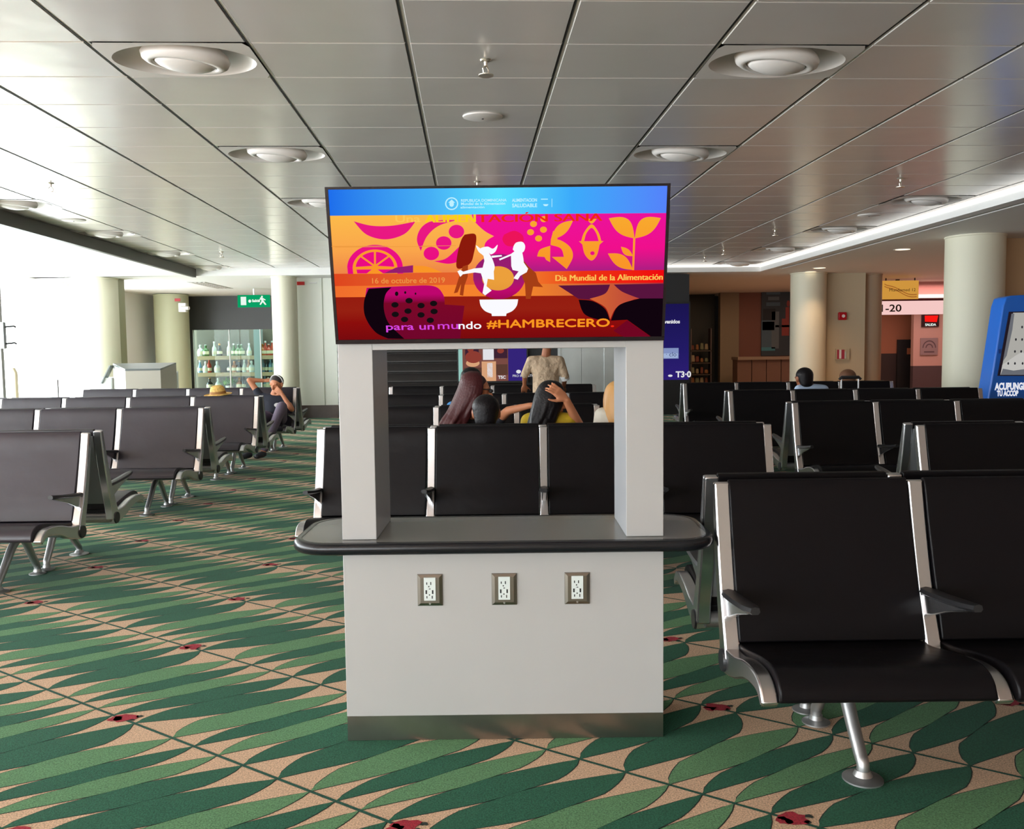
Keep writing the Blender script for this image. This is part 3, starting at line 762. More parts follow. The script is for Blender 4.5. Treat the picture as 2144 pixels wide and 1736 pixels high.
sp_([(60, 676), (2060, 672), (2060, 960), (60, 960)], DRD)
sp_([(1300, 690), (2060, 690), (2060, 960), (1990, 960), (1600, 700)], DRD)
# banana, pea pod, orange slice
sp_(cur((225, 243), (330, 268), (450, 268), (585, 245), n=8) + cur((585, 245), (520, 315), (410, 345), (300, 318), (225, 243), n=8)[:-1], MG2)
sp_(cur((830, 238), (720, 270), (650, 330), (615, 412)) + cur((615, 412), (592, 350), (610, 290), (660, 250), (740, 238)), MG2)
sp_(cur((690, 470), (760, 455), (830, 395), (870, 355), n=8) + [(905, 330)] + cur((905, 380), (850, 460), (780, 485), (690, 470), n=8)[:-1], MG2)
for c in ((822, 303), (748, 367), (676, 426)): ell(*c, 45, 38, MG2)
ell(348, 505, 162, 130, MG2, a0=-PI, a1=0.0); sp_([(187, 505), (512, 505), (512, 540), (190, 540)], MG2)
ell(348, 508, 130, 106, GOL, a0=-PI, a1=0); sp_([(218, 507), (478, 507), (478, 540), (222, 540)], GOL)
for i in range(5):
    a0 = -PI + .05 + i*(PI/4)*1.0; a1 = a0 + PI/4 - .10
    if i == 4: break
    sp_([(348+14*math.cos((a0+a1)/2), 500+14*math.sin((a0+a1)/2))] + [(348+112*math.cos(a0+(a1-a0)*j/8), 505+90*math.sin(a0+(a1-a0)*j/8)) for j in range(9)], MG2)
sp_([(240, 515), (330, 515), (300, 538), (245, 538)], MG2); sp_([(362, 515), (450, 515), (450, 536), (395, 538)], MG2)
sp_([(400, 538), (470, 505), (570, 492), (570, 534)], PUR); sp_(cur((570, 495), (650, 500), (740, 534)) + [(570, 534)], GOL)
# dancing figure ring
ell(1072, 560, 152, 130, PUR); ell(1065, 570, 93, 70, sc('ring_gold', [(0, (200, 110, 40)), (.4, (236, 160, 60)), (1, (236, 160, 60))])); sp_([(920, 540), (990, 500), (990, 560), (921, 580)], PUR)
sp_(cur((870, 320), (925, 315), (938, 345), (925, 420), (905, 480), (850, 512), (822, 500), (830, 420), (850, 350), (870, 320), n=5)[:-1], HAIR)
sp_([(860, 500), (890, 490), (888, 560), (870, 610), (862, 670), (842, 665), (850, 600), (830, 650), (808, 655), (838, 560)], BODY)
sp_([(1215, 470), (1240, 500), (1285, 540), (1300, 590), (1328, 622), (1270, 618), (1255, 690), (1228, 690), (1222, 600), (1205, 560)], BODY)
sp_(cur((1100, 320), (1160, 300), (1210, 330), (1200, 380), (1120, 385), (1090, 350), (1100, 320), n=5)[:-1], sc('glow_red', col=(236, 20, 90)))
# white girl
sp_(cur((975, 392), (1005, 388), (1035, 400), (1062, 378), (1050, 415), (1025, 432), (1012, 425), (1030, 455), (1045, 500), (1040, 530), n=4) +
    [(1042, 578), (1005, 572), (998, 615), (1028, 640), (990, 668), (975, 655), (985, 600), (965, 540), (930, 535), (860, 545), (845, 560), (828, 528), (845, 520), (862, 530), (925, 512), (975, 508), (985, 470), (980, 440)] +
    cur((968, 430), (950, 415), (935, 380), (960, 398), n=3), WHT)
sp_([(1025, 440), (1085, 436), (1088, 444), (1030, 452)], WHT)
# white boy
sp_(cur((1155, 385), (1170, 366), (1205, 362), (1222, 385), (1215, 415), (1195, 425), (1165, 418), (1150, 405), n=4), WHT)
sp_([(1165, 412), (1205, 420), (1212, 455), (1215, 480), (1240, 515), (1232, 535), (1195, 555), (1180, 578), (1155, 570), (1165, 555), (1185, 530), (1150, 522), (1142, 500), (1140, 440), (1075, 467), (1070, 458), (1140, 430)], WHT)
# bowl
sp_([(957, 693), (1183, 692)] + cur((1183, 692), (1175, 730), (1150, 760), (1115, 776)) + [(1113, 790), (1030, 790), (1028, 776)] + cur((1028, 776), (990, 760), (965, 730), (957, 693))[:-1], WHT)
# right hand fruit, fish and sprout
for c in ((1270, 262), (1328, 294), (1253, 308), (1300, 343), (1330, 235)): ell(*c, 20, 17, GOL)
leaf(1372, 350, 1500, 243, 26, 34, GOL); sp_([(1372, 350), (1385, 300), (1410, 345), (1376, 380)], GOL)
sp_(cur((1372, 345), (1430, 355), (1485, 395), (1500, 450), (1465, 518), n=6) + [(1378, 448), (1448, 448)] + cur((1448, 448), (1430, 400), (1370, 380), n=5), GOL)
sp_([(1368, 385), (1368, 478), (1345, 465), (1335, 448), (1293, 445)] + cur((1293, 440), (1310, 405), (1368, 385), n=5)[:-1], GOL)
sp_(cur((1548, 360), (1565, 310), (1608, 265), (1648, 310), (1665, 360), n=5) + cur((1650, 360), (1635, 315), (1608, 285), (1578, 315), (1565, 360), n=5), GOL)
sp_([(1535, 360), (1678, 360), (1660, 375)] + cur((1655, 380), (1640, 440), (1608, 470), (1570, 435), (1555, 378), n=5), GOL); ell(1614, 428, 13, 11, MG2)
sp_(cur((1575, 228), (1608, 262), (1642, 228), n=4) + [(1610, 240)], GOL)
leaf(1708, 232, 1858, 345, -62, -30, GOL); leaf(1708, 232, 1858, 345, 30, 62, GOL); leaf(2010, 232, 1860, 345, 62, 30, GOL)
sp_([(1851, 340), (1863, 340), (1858, 526), (1846, 526)], GOL); leaf(1780, 392, 1850, 445, 22, 14, GOL)
leaf(1704, 430, 1850, 524, 30, 40, GOL)
# melon lower left
sp_(cur((300, 620), (540, 610), (690, 612), (745, 660), (755, 720)) + [(870, 728), (860, 800), (845, 922), (420, 922)] + cur((420, 922), (330, 860), (288, 770), (290, 690), (300, 620))[:-1], sc('melon_rind', [(0, (112, 6, 44)), (.25, (122, 8, 40)), (.31, (190, 6, 110)), (1, (200, 8, 110))]))
sp_(cur((312, 625), (285, 700), (292, 790), (350, 880), (425, 920)) + [(520, 922)] + cur((520, 922), (430, 830), (400, 740), (410, 660), (445, 618)), BLK)
for c in ((465, 720), (547, 696), (617, 725), (690, 713), (541, 757), (693, 760), (467, 776), (617, 780), (521, 806), (671, 812)): ell(*c, 21, 16, SEED)
for c, r_ in (((475, 655), 10), ((525, 648), 6), ((585, 655), 5)): ell(*c, r_, r_*1.3, SEED)
# lower right leaves
sp_([(1415, 612), (2060, 604), (2060, 690), (1600, 695), (1535, 690)], PLUM)
sp_(cur((1600, 690), (1690, 660), (1720, 603)) + cur((1735, 603), (1790, 650), (1890, 690)) + cur((1860, 695), (1760, 740), (1722, 810)) + cur((1720, 810), (1690, 740), (1600, 690))[:-1], ORB)
sp_(cur((1535, 695), (1570, 780), (1660, 815), (1718, 820)) + cur((1718, 815), (1690, 750), (1620, 705), (1535, 695))[:-1], BLK)
sp_(cur((1725, 820), (1770, 730), (1890, 690)) + [(2060, 690), (2060, 960), (1960, 930), (1820, 815)], BLK)
sp_([(1740, 880), (1820, 818), (1955, 922), (1800, 922)], DMR)
def stext(body, X, Y, H_, mi, X1, bold=0.0):
    """text with its base line left end at X, Y, letter height H_, squeezed to end at X1"""
    layer[0] += 1; y = -.0001*layer[0]-.0004
    c = bpy.data.curves.new('t', 'FONT'); c.body = body; c.size = 1; c.offset = bold
    o = bpy.data.objects.new('t', c); COL.objects.link(o); bpy.context.view_layer.update()
    wd = o.dimensions.x; bpy.data.objects.remove(o); bpy.data.curves.remove(c)
    u0, v0 = S(X, Y); u1, _ = S(X1, Y); _, v1 = S(X, Y-H_)
    sx_ = (SX1-SX0)*(u1-u0)/wd; sz_ = (SZ1-SZ0)*(v1-v0)/.73
    slope = (S(X1, Y-12*(X1-X)/1900)[1]-S(X, Y)[1])*(SZ1-SZ0)*0
    M = Matrix.Translation((SX0+(SX1-SX0)*u0, y, SZ0+(SZ1-SZ0)*v0)) @ FACE_CAM @ Matrix.Diagonal((sx_, sz_, 1, 1))
    text_into(bm, body, 1, M, mi, bold=bold)
stext('para un ', 410, 868, 42, VIO, 690, .012); stext('mu', 710, 864, 46, VIO, 828, .004); stext('ndo', 832, 864, 46, WHT, 965, .012)
[stext('#HAMBRECERO', 1000+q_, 858-r_, 48, GOL, 1714+q_) for q_, r_ in ((0, 0), (4, 0), (2, 2), (2, -2))]; stext('.', 1722, 856, 48, TXR, 1742, .03)
stext('16 de octubre de 2019', 325, 594, 32, sc('dull_gold', col=(236, 150, 70)), 748, .012)
[stext('Dia Mundial de la Alimentación', 1395+q_, 585, 36, PLE, 2018+q_) for q_ in (0, 3)]
stext('Una', 465, 248, 40, PLE, 610, .015); [stext('ALIMEN', 640+q_, 250, 44, sc('headline_gold', col=(250, 210, 20)), 930+q_) for q_ in (0, 3, 6)]
[stext('TACIÓN SANA', 940+q_, 250, 44, TXR, 1662+q_) for q_ in (0, 3, 6)]
def ring(cx, cy, r_, w_, mi):
    for i in range(24):
        a, b_ = 2*PI*i/24, 2*PI*(i+1)/24
        sp_([(cx+r_*math.cos(a), cy+r_*.92*math.sin(a)), (cx+r_*math.cos(b_), cy+r_*.92*math.sin(b_)), (cx+(r_-w_)*math.cos(b_), cy+(r_-w_)*.92*math.sin(b_)), (cx+(r_-w_)*math.cos(a), cy+(r_-w_)*.92*math.sin(a))], mi)
        layer[0] -= 1
ring(795, 147, 38, 7, PBL); ell(795, 150, 13, 14, PBL); sp_([(775, 142), (795, 124), (815, 142)], PBL)
stext('REPUBLICA DOMINICANA', 848, 137, 15, PBL, 1112, .02); stext('Mundial de la Alimentación', 848, 155, 15, PBL, 1104, .02); stext('alimentación', 846, 173, 13, PBL, 985, .02)
stext('ALIMENTACION', 1145, 138, 18, PBL, 1290, .03); stext('SALUDABLE', 1145, 168, 20, PBL, 1290, .03)
ell(1340, 152, 15, 11, PBL, a0=0, a1=PI); sp_([(1312, 122), (1352, 122), (1352, 127), (1312, 127)], PBL); sp_([(1374, 122), (1377, 122), (1377, 168), (1374, 168)], PBL)
# fine cloud streaks of the picture
for i, (X, Y, L_) in enumerate(((95, 380, 330), (120, 384, 560), (620, 380, 200))): sp_([(X, Y), (X+L_, Y-1), (X+L_, Y+1), (X, Y+3)], sc('streak', col=(232, 150, 60)))
print('screen layers', layer[0])
obj('screen', bm, smats, tv, smooth=False, keepn=True)

# ------------------------------------------------------------------ far screens
def flat_screen(name, px0, py0, px1, py1, Y, label, build, cat='screen'):
    a = at(px0, py0, Y); b = at(px1, py1, Y); w_, h_ = b.x-a.x, a.z-b.z
    r = empty(name, (a.x, Y, b.z), label=label, cat=cat)
    obj('housing', bx(-.03, w_+.03, .0, .068, -.04, h_+.04), BLACK, r, smooth=False)
    bm = bmesh.new(); ms = build(bm, w_, h_); obj('screen', bm, ms, r, smooth=False, keepn=True)
    return r, w_, h_
def q4(bm, w_, h_, x0, x1, z0, z1, mi, l=0): poly(bm, [(w_*x0, -.002-.001*l, h_*z0), (w_*x1, -.002-.001*l, h_*z0), (w_*x1, -.002-.001*l, h_*z1), (w_*x0, -.002-.001*l, h_*z1)], mi)
def bA(bm, w_, h_):
    q4(bm, w_, h_, 0, .73, 0, 1, 0); q4(bm, w_, h_, .73, 1, 0, 1, 1)
    q4(bm, w_, h_, .0, .06, 0, 1, 7, 1)
    for (x0, x1, z0, z1, m) in ((.10, .30, .3, .6, 2), (.36, .52, .28, .5, 5), (.52, .72, .30, .48, 2), (.08, .34, .0, .18, 6), (.34, .55, 0, .26, 4), (.55, .72, .08, .22, 6), (.42, .50, .05, .24, 5)):
        q4(bm, w_, h_, x0, x1, z0, z1, m, 2)
    for i, (cx, cz, rx_, rz_, m) in enumerate(((.21, .24, .10, .05, 4), (.22, .32, .12, .08, 3), (.62, .40, .05, .035, 3), (.18, .44, .05, .06, 3), (.88, .12, .035, .025, 5))):
        poly(bm, [(w_*(cx+rx_*math.cos(2*PI*k/20)), -.008-.001*i, h_*(cz+rz_*math.sin(2*PI*k/20))) for k in range(20)], m)
    text_into(bm, 'PRO INDUSTRIA', .07, Matrix.Translation((w_*.79, -.008, h_*.05)) @ FACE_CAM, 5)
    text_into(bm, 'TSC', .09, Matrix.Translation((w_*.58, -.012, h_*.03)) @ FACE_CAM, 5, bold=.003)
    return [emi('vid_brown', srgb(120, 74, 66)), emi('vid_violet', srgb(52, 36, 120)), emi('vid_dark', srgb(60, 34, 50)), emi('vid_red', srgb(140, 60, 50)), emi('vid_tan', srgb(214, 160, 120)), emi('vid_white', srgb(225, 225, 230)), emi('vid_deep', srgb(90, 60, 50)), emi('vid_green', srgb(150, 200, 190))]
flat_screen('video_screen', 958, 640, 1103, 797, 18.68, 'large far video screen with a violet strip, seen through the kiosk opening', bA)
def bB(bm, w_, h_):
    q4(bm, w_, h_, 0, 1, 0, 1, 0); q4(bm, w_, h_, .0, .78, .28, .42, 1, 1); q4(bm, w_, h_, .0, .76, .29, .35, 2, 2)
    text_into(bm, 'Bienvenidos', .105, Matrix.Translation((w_*.28, -.006, h_*.745)) @ FACE_CAM, 3, bold=.004)
    text_into(bm, 'T3·0', .17, Matrix.Translation((w_*.72, -.006, h_*.035)) @ FACE_CAM, 3, bold=.006)
    poly(bm, [(w_*(.60+.05*math.cos(k*PI/6)), -.007, h_*(.055+.015*math.sin(k*PI/6))) for k in range(12)], 3)
    text_into(bm, '· clo ·', .13, Matrix.Translation((w_*.50, -.009, h_*.31)) @ FACE_CAM, 4)
    return [emgrad('vid_indigo', [(0, (45, 30, 115)), (h_*.4, (34, 26, 100)), (h_, (26, 20, 78))]), emi('vid_pale', srgb(130, 145, 190)), emi('vid_pale2', srgb(160, 178, 214)), emi('vid_white', srgb(225, 225, 230)), emi('vid_ink', srgb(60, 70, 110))]
r, w_, h_ = flat_screen('information_screen', 1345, 637, 1442, 795, 18.45, 'tall indigo screen with white writing right of the kiosk pillar', bB)
zc = r.location.z
obj('plinth', bx(-.05, w_+.02, .0, .28, -zc+.002, -.04), BLACK, r, smooth=False); obj('back_panel', bx(-.05, w_+.02, .061, .28, -.04, at(1400, 571, 18.45).z-zc-.03), mat('charcoal_panel', srgb(34, 34, 36), .5), r, smooth=False)

# green exit sign
a, b = at(497, 618, 21.5), at(565, 643, 21.5); w_, h_ = b.x-a.x, a.z-b.z
r = empty('exit_sign', (a.x, 21.5, b.z), label='green running man exit sign hanging before the dark shop wall', cat='sign')
GRN = emi('sign_green', srgb(10, 160, 100)); SWH = emi('sign_white', srgb(235, 250, 240))
bm = bmesh.new(); box(bm, 0, w_, 0, .05, 0, h_); obj('panel', bm, GRN, r, smooth=False)
bm = bmesh.new(); P_ = lambda pts: poly(bm, [(w_*x, -.003, h_*y) for x, y in pts])
P_([(.10, .18), (.27, .18), (.27, .86), (.10, .86)])
poly(bm, [(w_*(.38+.045*math.cos(k*PI/6)), -.003, h_*(.5+.13*math.sin(k*PI/6))) for k in range(12)])
for s in (((.70, .78), (.78, .82), (.82, .50), (.75, .48)), ((.76, .50), (.82, .50), (.90, .20), (.85, .18)), ((.75, .52), (.80, .45), (.72, .18), (.68, .22)), ((.70, .70), (.74, .72), (.69, .50), (.66, .54)), ((.80, .74), (.88, .60), (.86, .54), (.78, .66))): P_(s)
poly(bm, [(w_*(.765+.03*math.cos(k*PI/6)), -.004, h_*(.86+.07*math.sin(k*PI/6))) for k in range(12)])
text_into(bm, 'Salida', .085, Matrix.Translation((w_*.45, -.003, h_*.43)) @ FACE_CAM, 0, bold=.004)
obj('pictogram', bm, SWH, r, smooth=False)
obj('hanger', bx(w_*.48, w_*.52, .015, .03, h_, ZS-b.z), ALUD, r, smooth=False)

# number sign, poster and lights of the corridor
YS = 21.0
a, b = at(1825, 631, YS), at(2000, 657, YS+.0); w_, h_ = b.x-a.x, a.z-b.z
r = empty('gate_number_sign', (a.x, YS, b.z), label='long lit pinkish sign box reading 1-20 between the right columns', cat='sign')
obj('light_box', bx(0, w_, 0, .15, 0, h_), emi('sign_pink', srgb(244, 200, 196)), r, smooth=False)
bm = bmesh.new(); x_ = at(1849, 652, YS).x-a.x; text_into(bm, '1-20', .235, Matrix.Translation((x_-.10, -.004, h_*.22)) @ FACE_CAM, 0, sx=1.25, bold=.004); obj('lettering', bm, BLACK, r, smooth=False)
bm = bmesh.new(); box(bm, 0, w_, .0, .15, h_, h_+.05); obj('housing', bm, mat('maroon_metal', srgb(70, 20, 26), .5), r, smooth=False)
obj('bracket', bx(w_*.3, w_*.34, .05, .1, h_+.05, ZS-b.z), BLACK, r, smooth=False)
a, b = at(1848, 588, 20.6), at(1923, 626, 20.6); w_, h_ = b.x-a.x, a.z-b.z
r = empty('hanging_poster', (a.x, 20.6, b.z), label='yellow hanging poster with dark lettering above the number sign', cat='poster')
obj('board', bx(0, w_, 0, .04, 0, h_), emi('poster_yellow', srgb(206, 148, 62)), r, smooth=False)
bm = bmesh.new()
for o_ in (0, .12):
    pts = [(w_*(.05+.9*t_/12), -.003, h_*(.85-o_-.55*(t_/12)**.6+.1*math.sin(t_/2))) for t_ in range(13)]
    poly(bm, pts + [(p[0], p[1], p[2]-.022) for p in pts[::-1]])
obj('stripes', bm, emi('poster_brown', srgb(160, 96, 40)), r, smooth=False)
bm = bmesh.new()
text_into(bm, 'Mundomed 12', .10, Matrix.Translation((w_*.18, -.006, h_*.42)) @ FACE_CAM, 0, sx=1.05); obj('lettering', bm, BLACK, r, smooth=False)
for x_ in (.1, .9): obj('hanger', bx(w_*x_-.01, w_*x_+.01, .01, .03, h_, ZS-b.z), BLACK, r, smooth=False)
a, b = at(1915, 590, 22.0), at(1995, 622, 22.0)
r = empty('light_fitting', (a.x, 22.0, b.z), label='bright tube light under the pink bulkhead right of the yellow poster', cat='light')
obj('bulkhead', bx(0, b.x-a.x, 0, .3, .07, a.z-b.z), mat('pink_bulkhead', srgb(196, 140, 134), .6), r, smooth=False)
obj('tube', bx(.02, b.x-a.x-.02, -.01, .25, .0, .07), emi('tube_light', (1, .93, .88), 1.6), r, smooth=False)
a, b = at(1931, 659, 22.95), at(1966, 684, 22.95); w_, h_ = b.x-a.x, a.z-b.z
r = empty('led_sign', (a.x, 22.95, b.z), label='small red lit sign with a pale line of writing on the pink corridor wall', cat='sign')
obj('case', bx(0, w_, 0, .05, 0, h_), mat('dark_case', srgb(50, 20, 26), .4), r, smooth=False)
bm = bmesh.new(); poly(bm, [(w_*.16, -.003, h_*.42), (w_*.86, -.003, h_*.38), (w_*.94, -.003, h_*.92), (w_*.14, -.003, h_*.92)]); obj('red_display', bm, emi('led_red', srgb(250, 26, 20)), r, smooth=False)
bm = bmesh.new(); text_into(bm, 'SALIDA', .085, Matrix.Translation((w_*.18, -.004, h_*.08)) @ FACE_CAM, 0, bold=.003); obj('lettering', bm, SWH, r, smooth=False)
a, b = at(1928, 708, 22.96), at(1963, 743, 22.96); w_, h_ = b.x-a.x, a.z-b.z
r = empty('framed_notice', (a.x, 22.96, b.z), label='grey notice with a half circle drawing on the pink wall below the red sign', cat='notice')
obj('sheet', bx(0, w_, 0, .02, 0, h_), mat('notice_grey', srgb(150, 128, 130), .5), r, smooth=False)
bm = bmesh.new(); INK = mat('notice_ink', srgb(96, 76, 82), .5)
for R0, R1 in ((.40, .34), (.22, .16)):
    o_ = [(w_*(.5+R0*math.cos(PI*k/14)), -.003, h_*(.42+R0*1.1*math.sin(PI*k/14))) for k in range(15)]; i_ = [(w_*(.5+R1*math.cos(PI*k/14)), -.003, h_*(.42+R1*1.1*math.sin(PI*k/14))) for k in range(14, -1, -1)]
    poly(bm, o_+i_)
q4(bm, w_, h_, .2, .8, .14, .22, 0, 1); obj('drawing', bm, INK, r, smooth=False)

# fire alarm and extinguisher cabinet on the beige panel
p = at(1763, 662, 19.08)
r = empty('fire_alarm', p, label='small red fire alarm high on the beige panel', cat='fire alarm')
obj('case', bx(-.09, .09, -.05, .015, -.085, .085), mat('alarm_red', srgb(190, 20, 36), .35), r, bevel=.02)
bm = bmesh.new(); tube(bm, [(.01, -.05, 0), (.01, -.06, 0)], .035, 16); obj('strobe', bm, WHITEP, r)
p = at(1763, 742, 19.08)
r = empty('extinguisher_cabinet', p, label='recessed cabinet with red and white contents below the fire alarm', cat='cabinet')
bm = bmesh.new(); box(bm, -.14, .15, -.03, .015, -.12, .12); obj('frame', bm, mat('cabinet_beige', srgb(190, 178, 150), .4), r, smooth=False)
obj('red_panel', bx(-.12, .04, -.036, -.03, -.10, .10), mat('cabinet_red', srgb(170, 60, 80), .4), r, smooth=False)
obj('white_panel', bx(-.075, -.03, -.042, -.036, -.09, .10), WHITEP, r, smooth=False); obj('glass_panel', bx(.04, .075, -.042, -.036, -.09, .06), mat('pale_glass', srgb(190, 200, 190), .2), r, smooth=False)

# signs on pale wall and olive column
def plate(name, px0, py0, px1, py1, Y, m, label, cat, d=.02):
    a = at(px0, py0, Y); b = at(px1, py1, Y)
    bm = bmesh.new(); box(bm, a.x, b.x, Y-d, Y, b.z, a.z)
    c = Vector(((a.x+b.x)/2, Y, b.z))
    for v in bm.verts: v.co -= c
    o = obj(name, bm, m, bevel=.004, label=label, cat=cat); o.location = c; return o
plate('red_wall_sign', 622, 590, 638, 597, YW, mat('sign_red', srgb(214, 40, 40), .5), 'small red sign at the top of the pale panel', 'sign')
plate('white_wall_label', 648, 591, 664, 594, YW, WHITEP, 'thin white label at the top of the pale panel beside the red sign', 'label')
plate('red_column_sign', 366, 625, 378, 631, 22.86, mat('sign_red2', srgb(190, 60, 70), .5), 'small red mark high on the olive column', 'sign')
a = at(382, 642, 22.8)
r = empty('wall_camera', a, label='white security camera on a box on the olive column', cat='camera')
obj('mount_box', bx(-.09, .10, -.05, .09, -.14, .09), WHITEP, r, bevel=.01)
bm = bmesh.new(); tube(bm, [(.0, -.09, -.04), (.22, -.15, -.05)], [.05, .045], 14); obj('camera_body', bm, WHITEP, r)
# supply grille on the white bulkhead
a, b = at(424, 586, 20.5), at(460, 600, 20.5)
r = empty('air_grille', ((a.x+b.x)/2, 20.5, ZS+.012), label='white slotted air grille in the far bright ceiling', cat='air grille')
w_ = b.x-a.x; bm = bmesh.new()
for i in range(4): box(bm, -w_/2+w_*i/4+.02, -w_/2+w_*(i+1)/4-.03, -.9, .9, -.012, -.001)
obj('slats', bm, DIFM, r, smooth=False); obj('backing', bx(-w_/2, w_/2, -1, 1, -.004, -.0005), ALUD, r, smooth=False)

# ------------------------------------------------------------------ shop shelves and bottles
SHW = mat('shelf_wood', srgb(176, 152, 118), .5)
sh = empty('bottle_shelving', (wx(404, 25.6), 25.6, 0), label='wooden shelves of bottles behind the shop glass', cat='shelving')
shw = wx(590, 25.6)-wx(404, 25.6)
zs = [at(490, 745, 25.6).z, at(490, 780, 25.6).z, at(490, 815, 25.6).z]
for z in zs: obj('shelf', bx(.12, shw, 0, .35, z-.11, z), SHW, sh, smooth=False, label='shelf board')
obj('divider', bx(shw*.69, shw*.76, -.02, .3, .002, 2.1), mat('divider_grey', srgb(150, 164, 170), .4), sh, smooth=False)
obj('back', bx(0.0, shw, .36, .40, .002, 2.15), mat('shelf_back', srgb(104, 96, 86), .6), sh, smooth=False)
def bottle_mesh(kind):
    bm = bmesh.new()
    if kind == 0: pr = [(0, 0), (.055, 0), (.058, .02), (.058, .20), (.05, .24), (.022, .29), (.019, .36), (.022, .37), (.022, .40), (0, .40)]
    elif kind == 1: pr = [(0, 0), (.075, 0), (.08, .02), (.08, .15), (.06, .20), (.03, .22), (.028, .27), (.034, .275), (.034, .31), (0, .31)]
    else: pr = [(0, 0), (.06, 0), (.07, .05), (.055, .16), (.02, .28), (.018, .34), (0, .34)]
    lathe(bm, pr, seg=12); return bm
BC = {'amber': srgb(190, 110, 40), 'clear': srgb(215, 225, 220), 'green': srgb(70, 110, 60), 'dark': srgb(40, 44, 48), 'red': srgb(190, 70, 50), 'blue': srgb(120, 160, 190)}
protos = {}
def bottle(kind, colr, x, z, row, nth=''):
    key = (kind, colr)
    if key not in protos:
        r = empty('bottle', (0, 0, 0)); r.scale = (1.15, 1, 1)
        obj('glass_body', bottle_mesh(kind), mat('bottle_'+colr, BC[colr], .15, spec=.7), r, sharp=60)
        bm = bmesh.new(); R0 = (.06, .082, .068)[kind]; lathe(bm, [(R0, .05), (R0+.001, .05), (R0+.001, .14), (R0, .14)], seg=12); obj('paper_label', bm, mat('label_cream', srgb(235, 225, 195), .6), r)
        bm = bmesh.new(); zt_ = (.37, .28, .31)[kind]; lathe(bm, [(.024, zt_), (.026, zt_), (.026, zt_+.05), (0, zt_+.05)], seg=10); obj('cap', bm, mat('cap_gold', srgb(220, 150, 60), .35) if colr in ('amber', 'dark') else mat('cap_white', srgb(230, 230, 230), .4), r)
        protos[key] = r; o = r
    else: o = copy_tree(protos[key])
    o.location = (x, 25.6+.17, z+.001)
    tag(o, '%s %s bottle%s on the %s shop shelf' % (colr, ('tall', 'squat', 'tapered')[kind], nth, row), 'bottle', 'bottles on the %s shop shelf' % row)
for row, z, ents in (('upper', zs[0], [(420, 1, 'clear'), (431, 1, 'green'), (449, 0, 'clear'), (460, 2, 'dark'), (480, 0, 'clear'), (490, 2, 'green'), (499, 1, 'green'), (506, 1, 'green'), (522, 2, 'clear'), (550, 1, 'amber'), (556, 0, 'red'), (563, 1, 'red'), (570, 0, 'red'), (577, 1, 'dark')]),
                     ('middle', zs[1], [(418, 2, 'blue'), (430, 1, 'clear'), (437, 0, 'red'), (454, 1, 'clear'), (481, 1, 'dark'), (490, 1, 'amber'), (500, 1, 'dark'), (511, 2, 'clear'), (520, 2, 'amber'), (526, 1, 'clear'), (550, 0, 'blue'), (558, 0, 'dark'), (566, 0, 'blue'), (573, 0, 'clear'), (579, 0, 'dark')]),
                     ('lower', zs[2], [(437, 1, 'dark'), (455, 1, 'clear'), (499, 1, 'amber'), (508, 0, 'dark'), (553, 0, 'blue'), (560, 1, 'clear'), (570, 1, 'clear')])):
    seen = {}
    for px, kd, cl in ents:
        tot = sum(1 for e in ents if e[1:] == (kd, cl)); i = seen[(kd, cl)] = seen.get((kd, cl), 0) + 1
        bottle(kd, cl, wx(px, 25.77), z, row, '' if tot == 1 else ', %s of its kind from the left' % ('first', 'second', 'third', 'fourth')[i-1])
# potted greenery on the lowest shelf
r = empty('potted_plant', (wx(478, 25.75), 25.75, zs[2]), label='bright green leafy plant on the lowest shop shelf', cat='plant')
bm = bmesh.new(); lathe(bm, [(0, .001), (.09, .001), (.11, .1), (.1, .1), (0, .09)], seg=16); obj('pot', bm, WHITEP, r)
bm = bmesh.new(); rg = random.Random(4)
for i in range(70):
    a_ = rg.random()*2*PI; e_ = rg.uniform(.2, 1.4); L_ = rg.uniform(.12, .26); b0 = Vector((rg.uniform(-.1, .1)*1.6, rg.uniform(-.08, .08), .10+rg.random()*.08))
    d_ = Vector((math.cos(a_)*math.cos(e_)*1.6, math.sin(a_)*math.cos(e_)*.6, math.sin(e_))); s_ = d_.cross(Vector((0, 0, 1))).normalized()*.03
    poly(bm, [b0, b0+d_*L_*.5+s_, b0+d_*L_, b0+d_*L_*.5-s_])
obj('foliage', bm, mat('leaf_green', srgb(120, 190, 60), .5), r, smooth=False)

# ------------------------------------------------------------------ wall poster and counter in the right recess
a, b = at(1595, 596, 25.35), at(1690, 744, 25.35); w_, h_ = b.x-a.x, a.z-b.z
r = empty('wall_mural', (a.x, 25.35, b.z), label='dark teal mural with a red figure half behind the cream column', cat='mural')
TM = [mat('mural_%d' % i, srgb(*c), .6) for i, c in enumerate(((52, 60, 66), (76, 96, 108), (30, 32, 36), (150, 60, 50), (70, 130, 140), (96, 104, 108)))]
bm = bmesh.new(); box(bm, 0, w_, 0, .04, 0, h_, 0); 
for (x0, x1, z0, z1, m) in ((.0, .22, .12, .50, 1), (.22, .38, .10, .62, 5), (.03, .30, .50, .66, 2), (.1, .40, .86, .92, 1), (.14, .38, .78, .83, 5), (.1, .40, .70, .75, 1), (.02, .28, .36, .48, 2), (.44, .60, .28, .52, 3), (.52, .60, .52, .68, 3), (.62, .72, .14, .72, 4), (.0, .30, .07, .12, 4), (.3, .60, .4, .43, 2)): q4(bm, w_, h_, x0, x1, z0, z1, m, 1)
poly(bm, [(w_*(.575+.035*math.cos(k*PI/8)), -.006, h_*(.73+.045*math.sin(k*PI/8))) for k in range(16)], 3)
obj('panel', bm, TM, r, smooth=False)
a = at(1545, 746, 23.6); b = at(1668, 800, 23.6)
r = empty('service_counter', (a.x, 23.6, 0), label='brown service counter with a pale top below the mural', cat='counter')
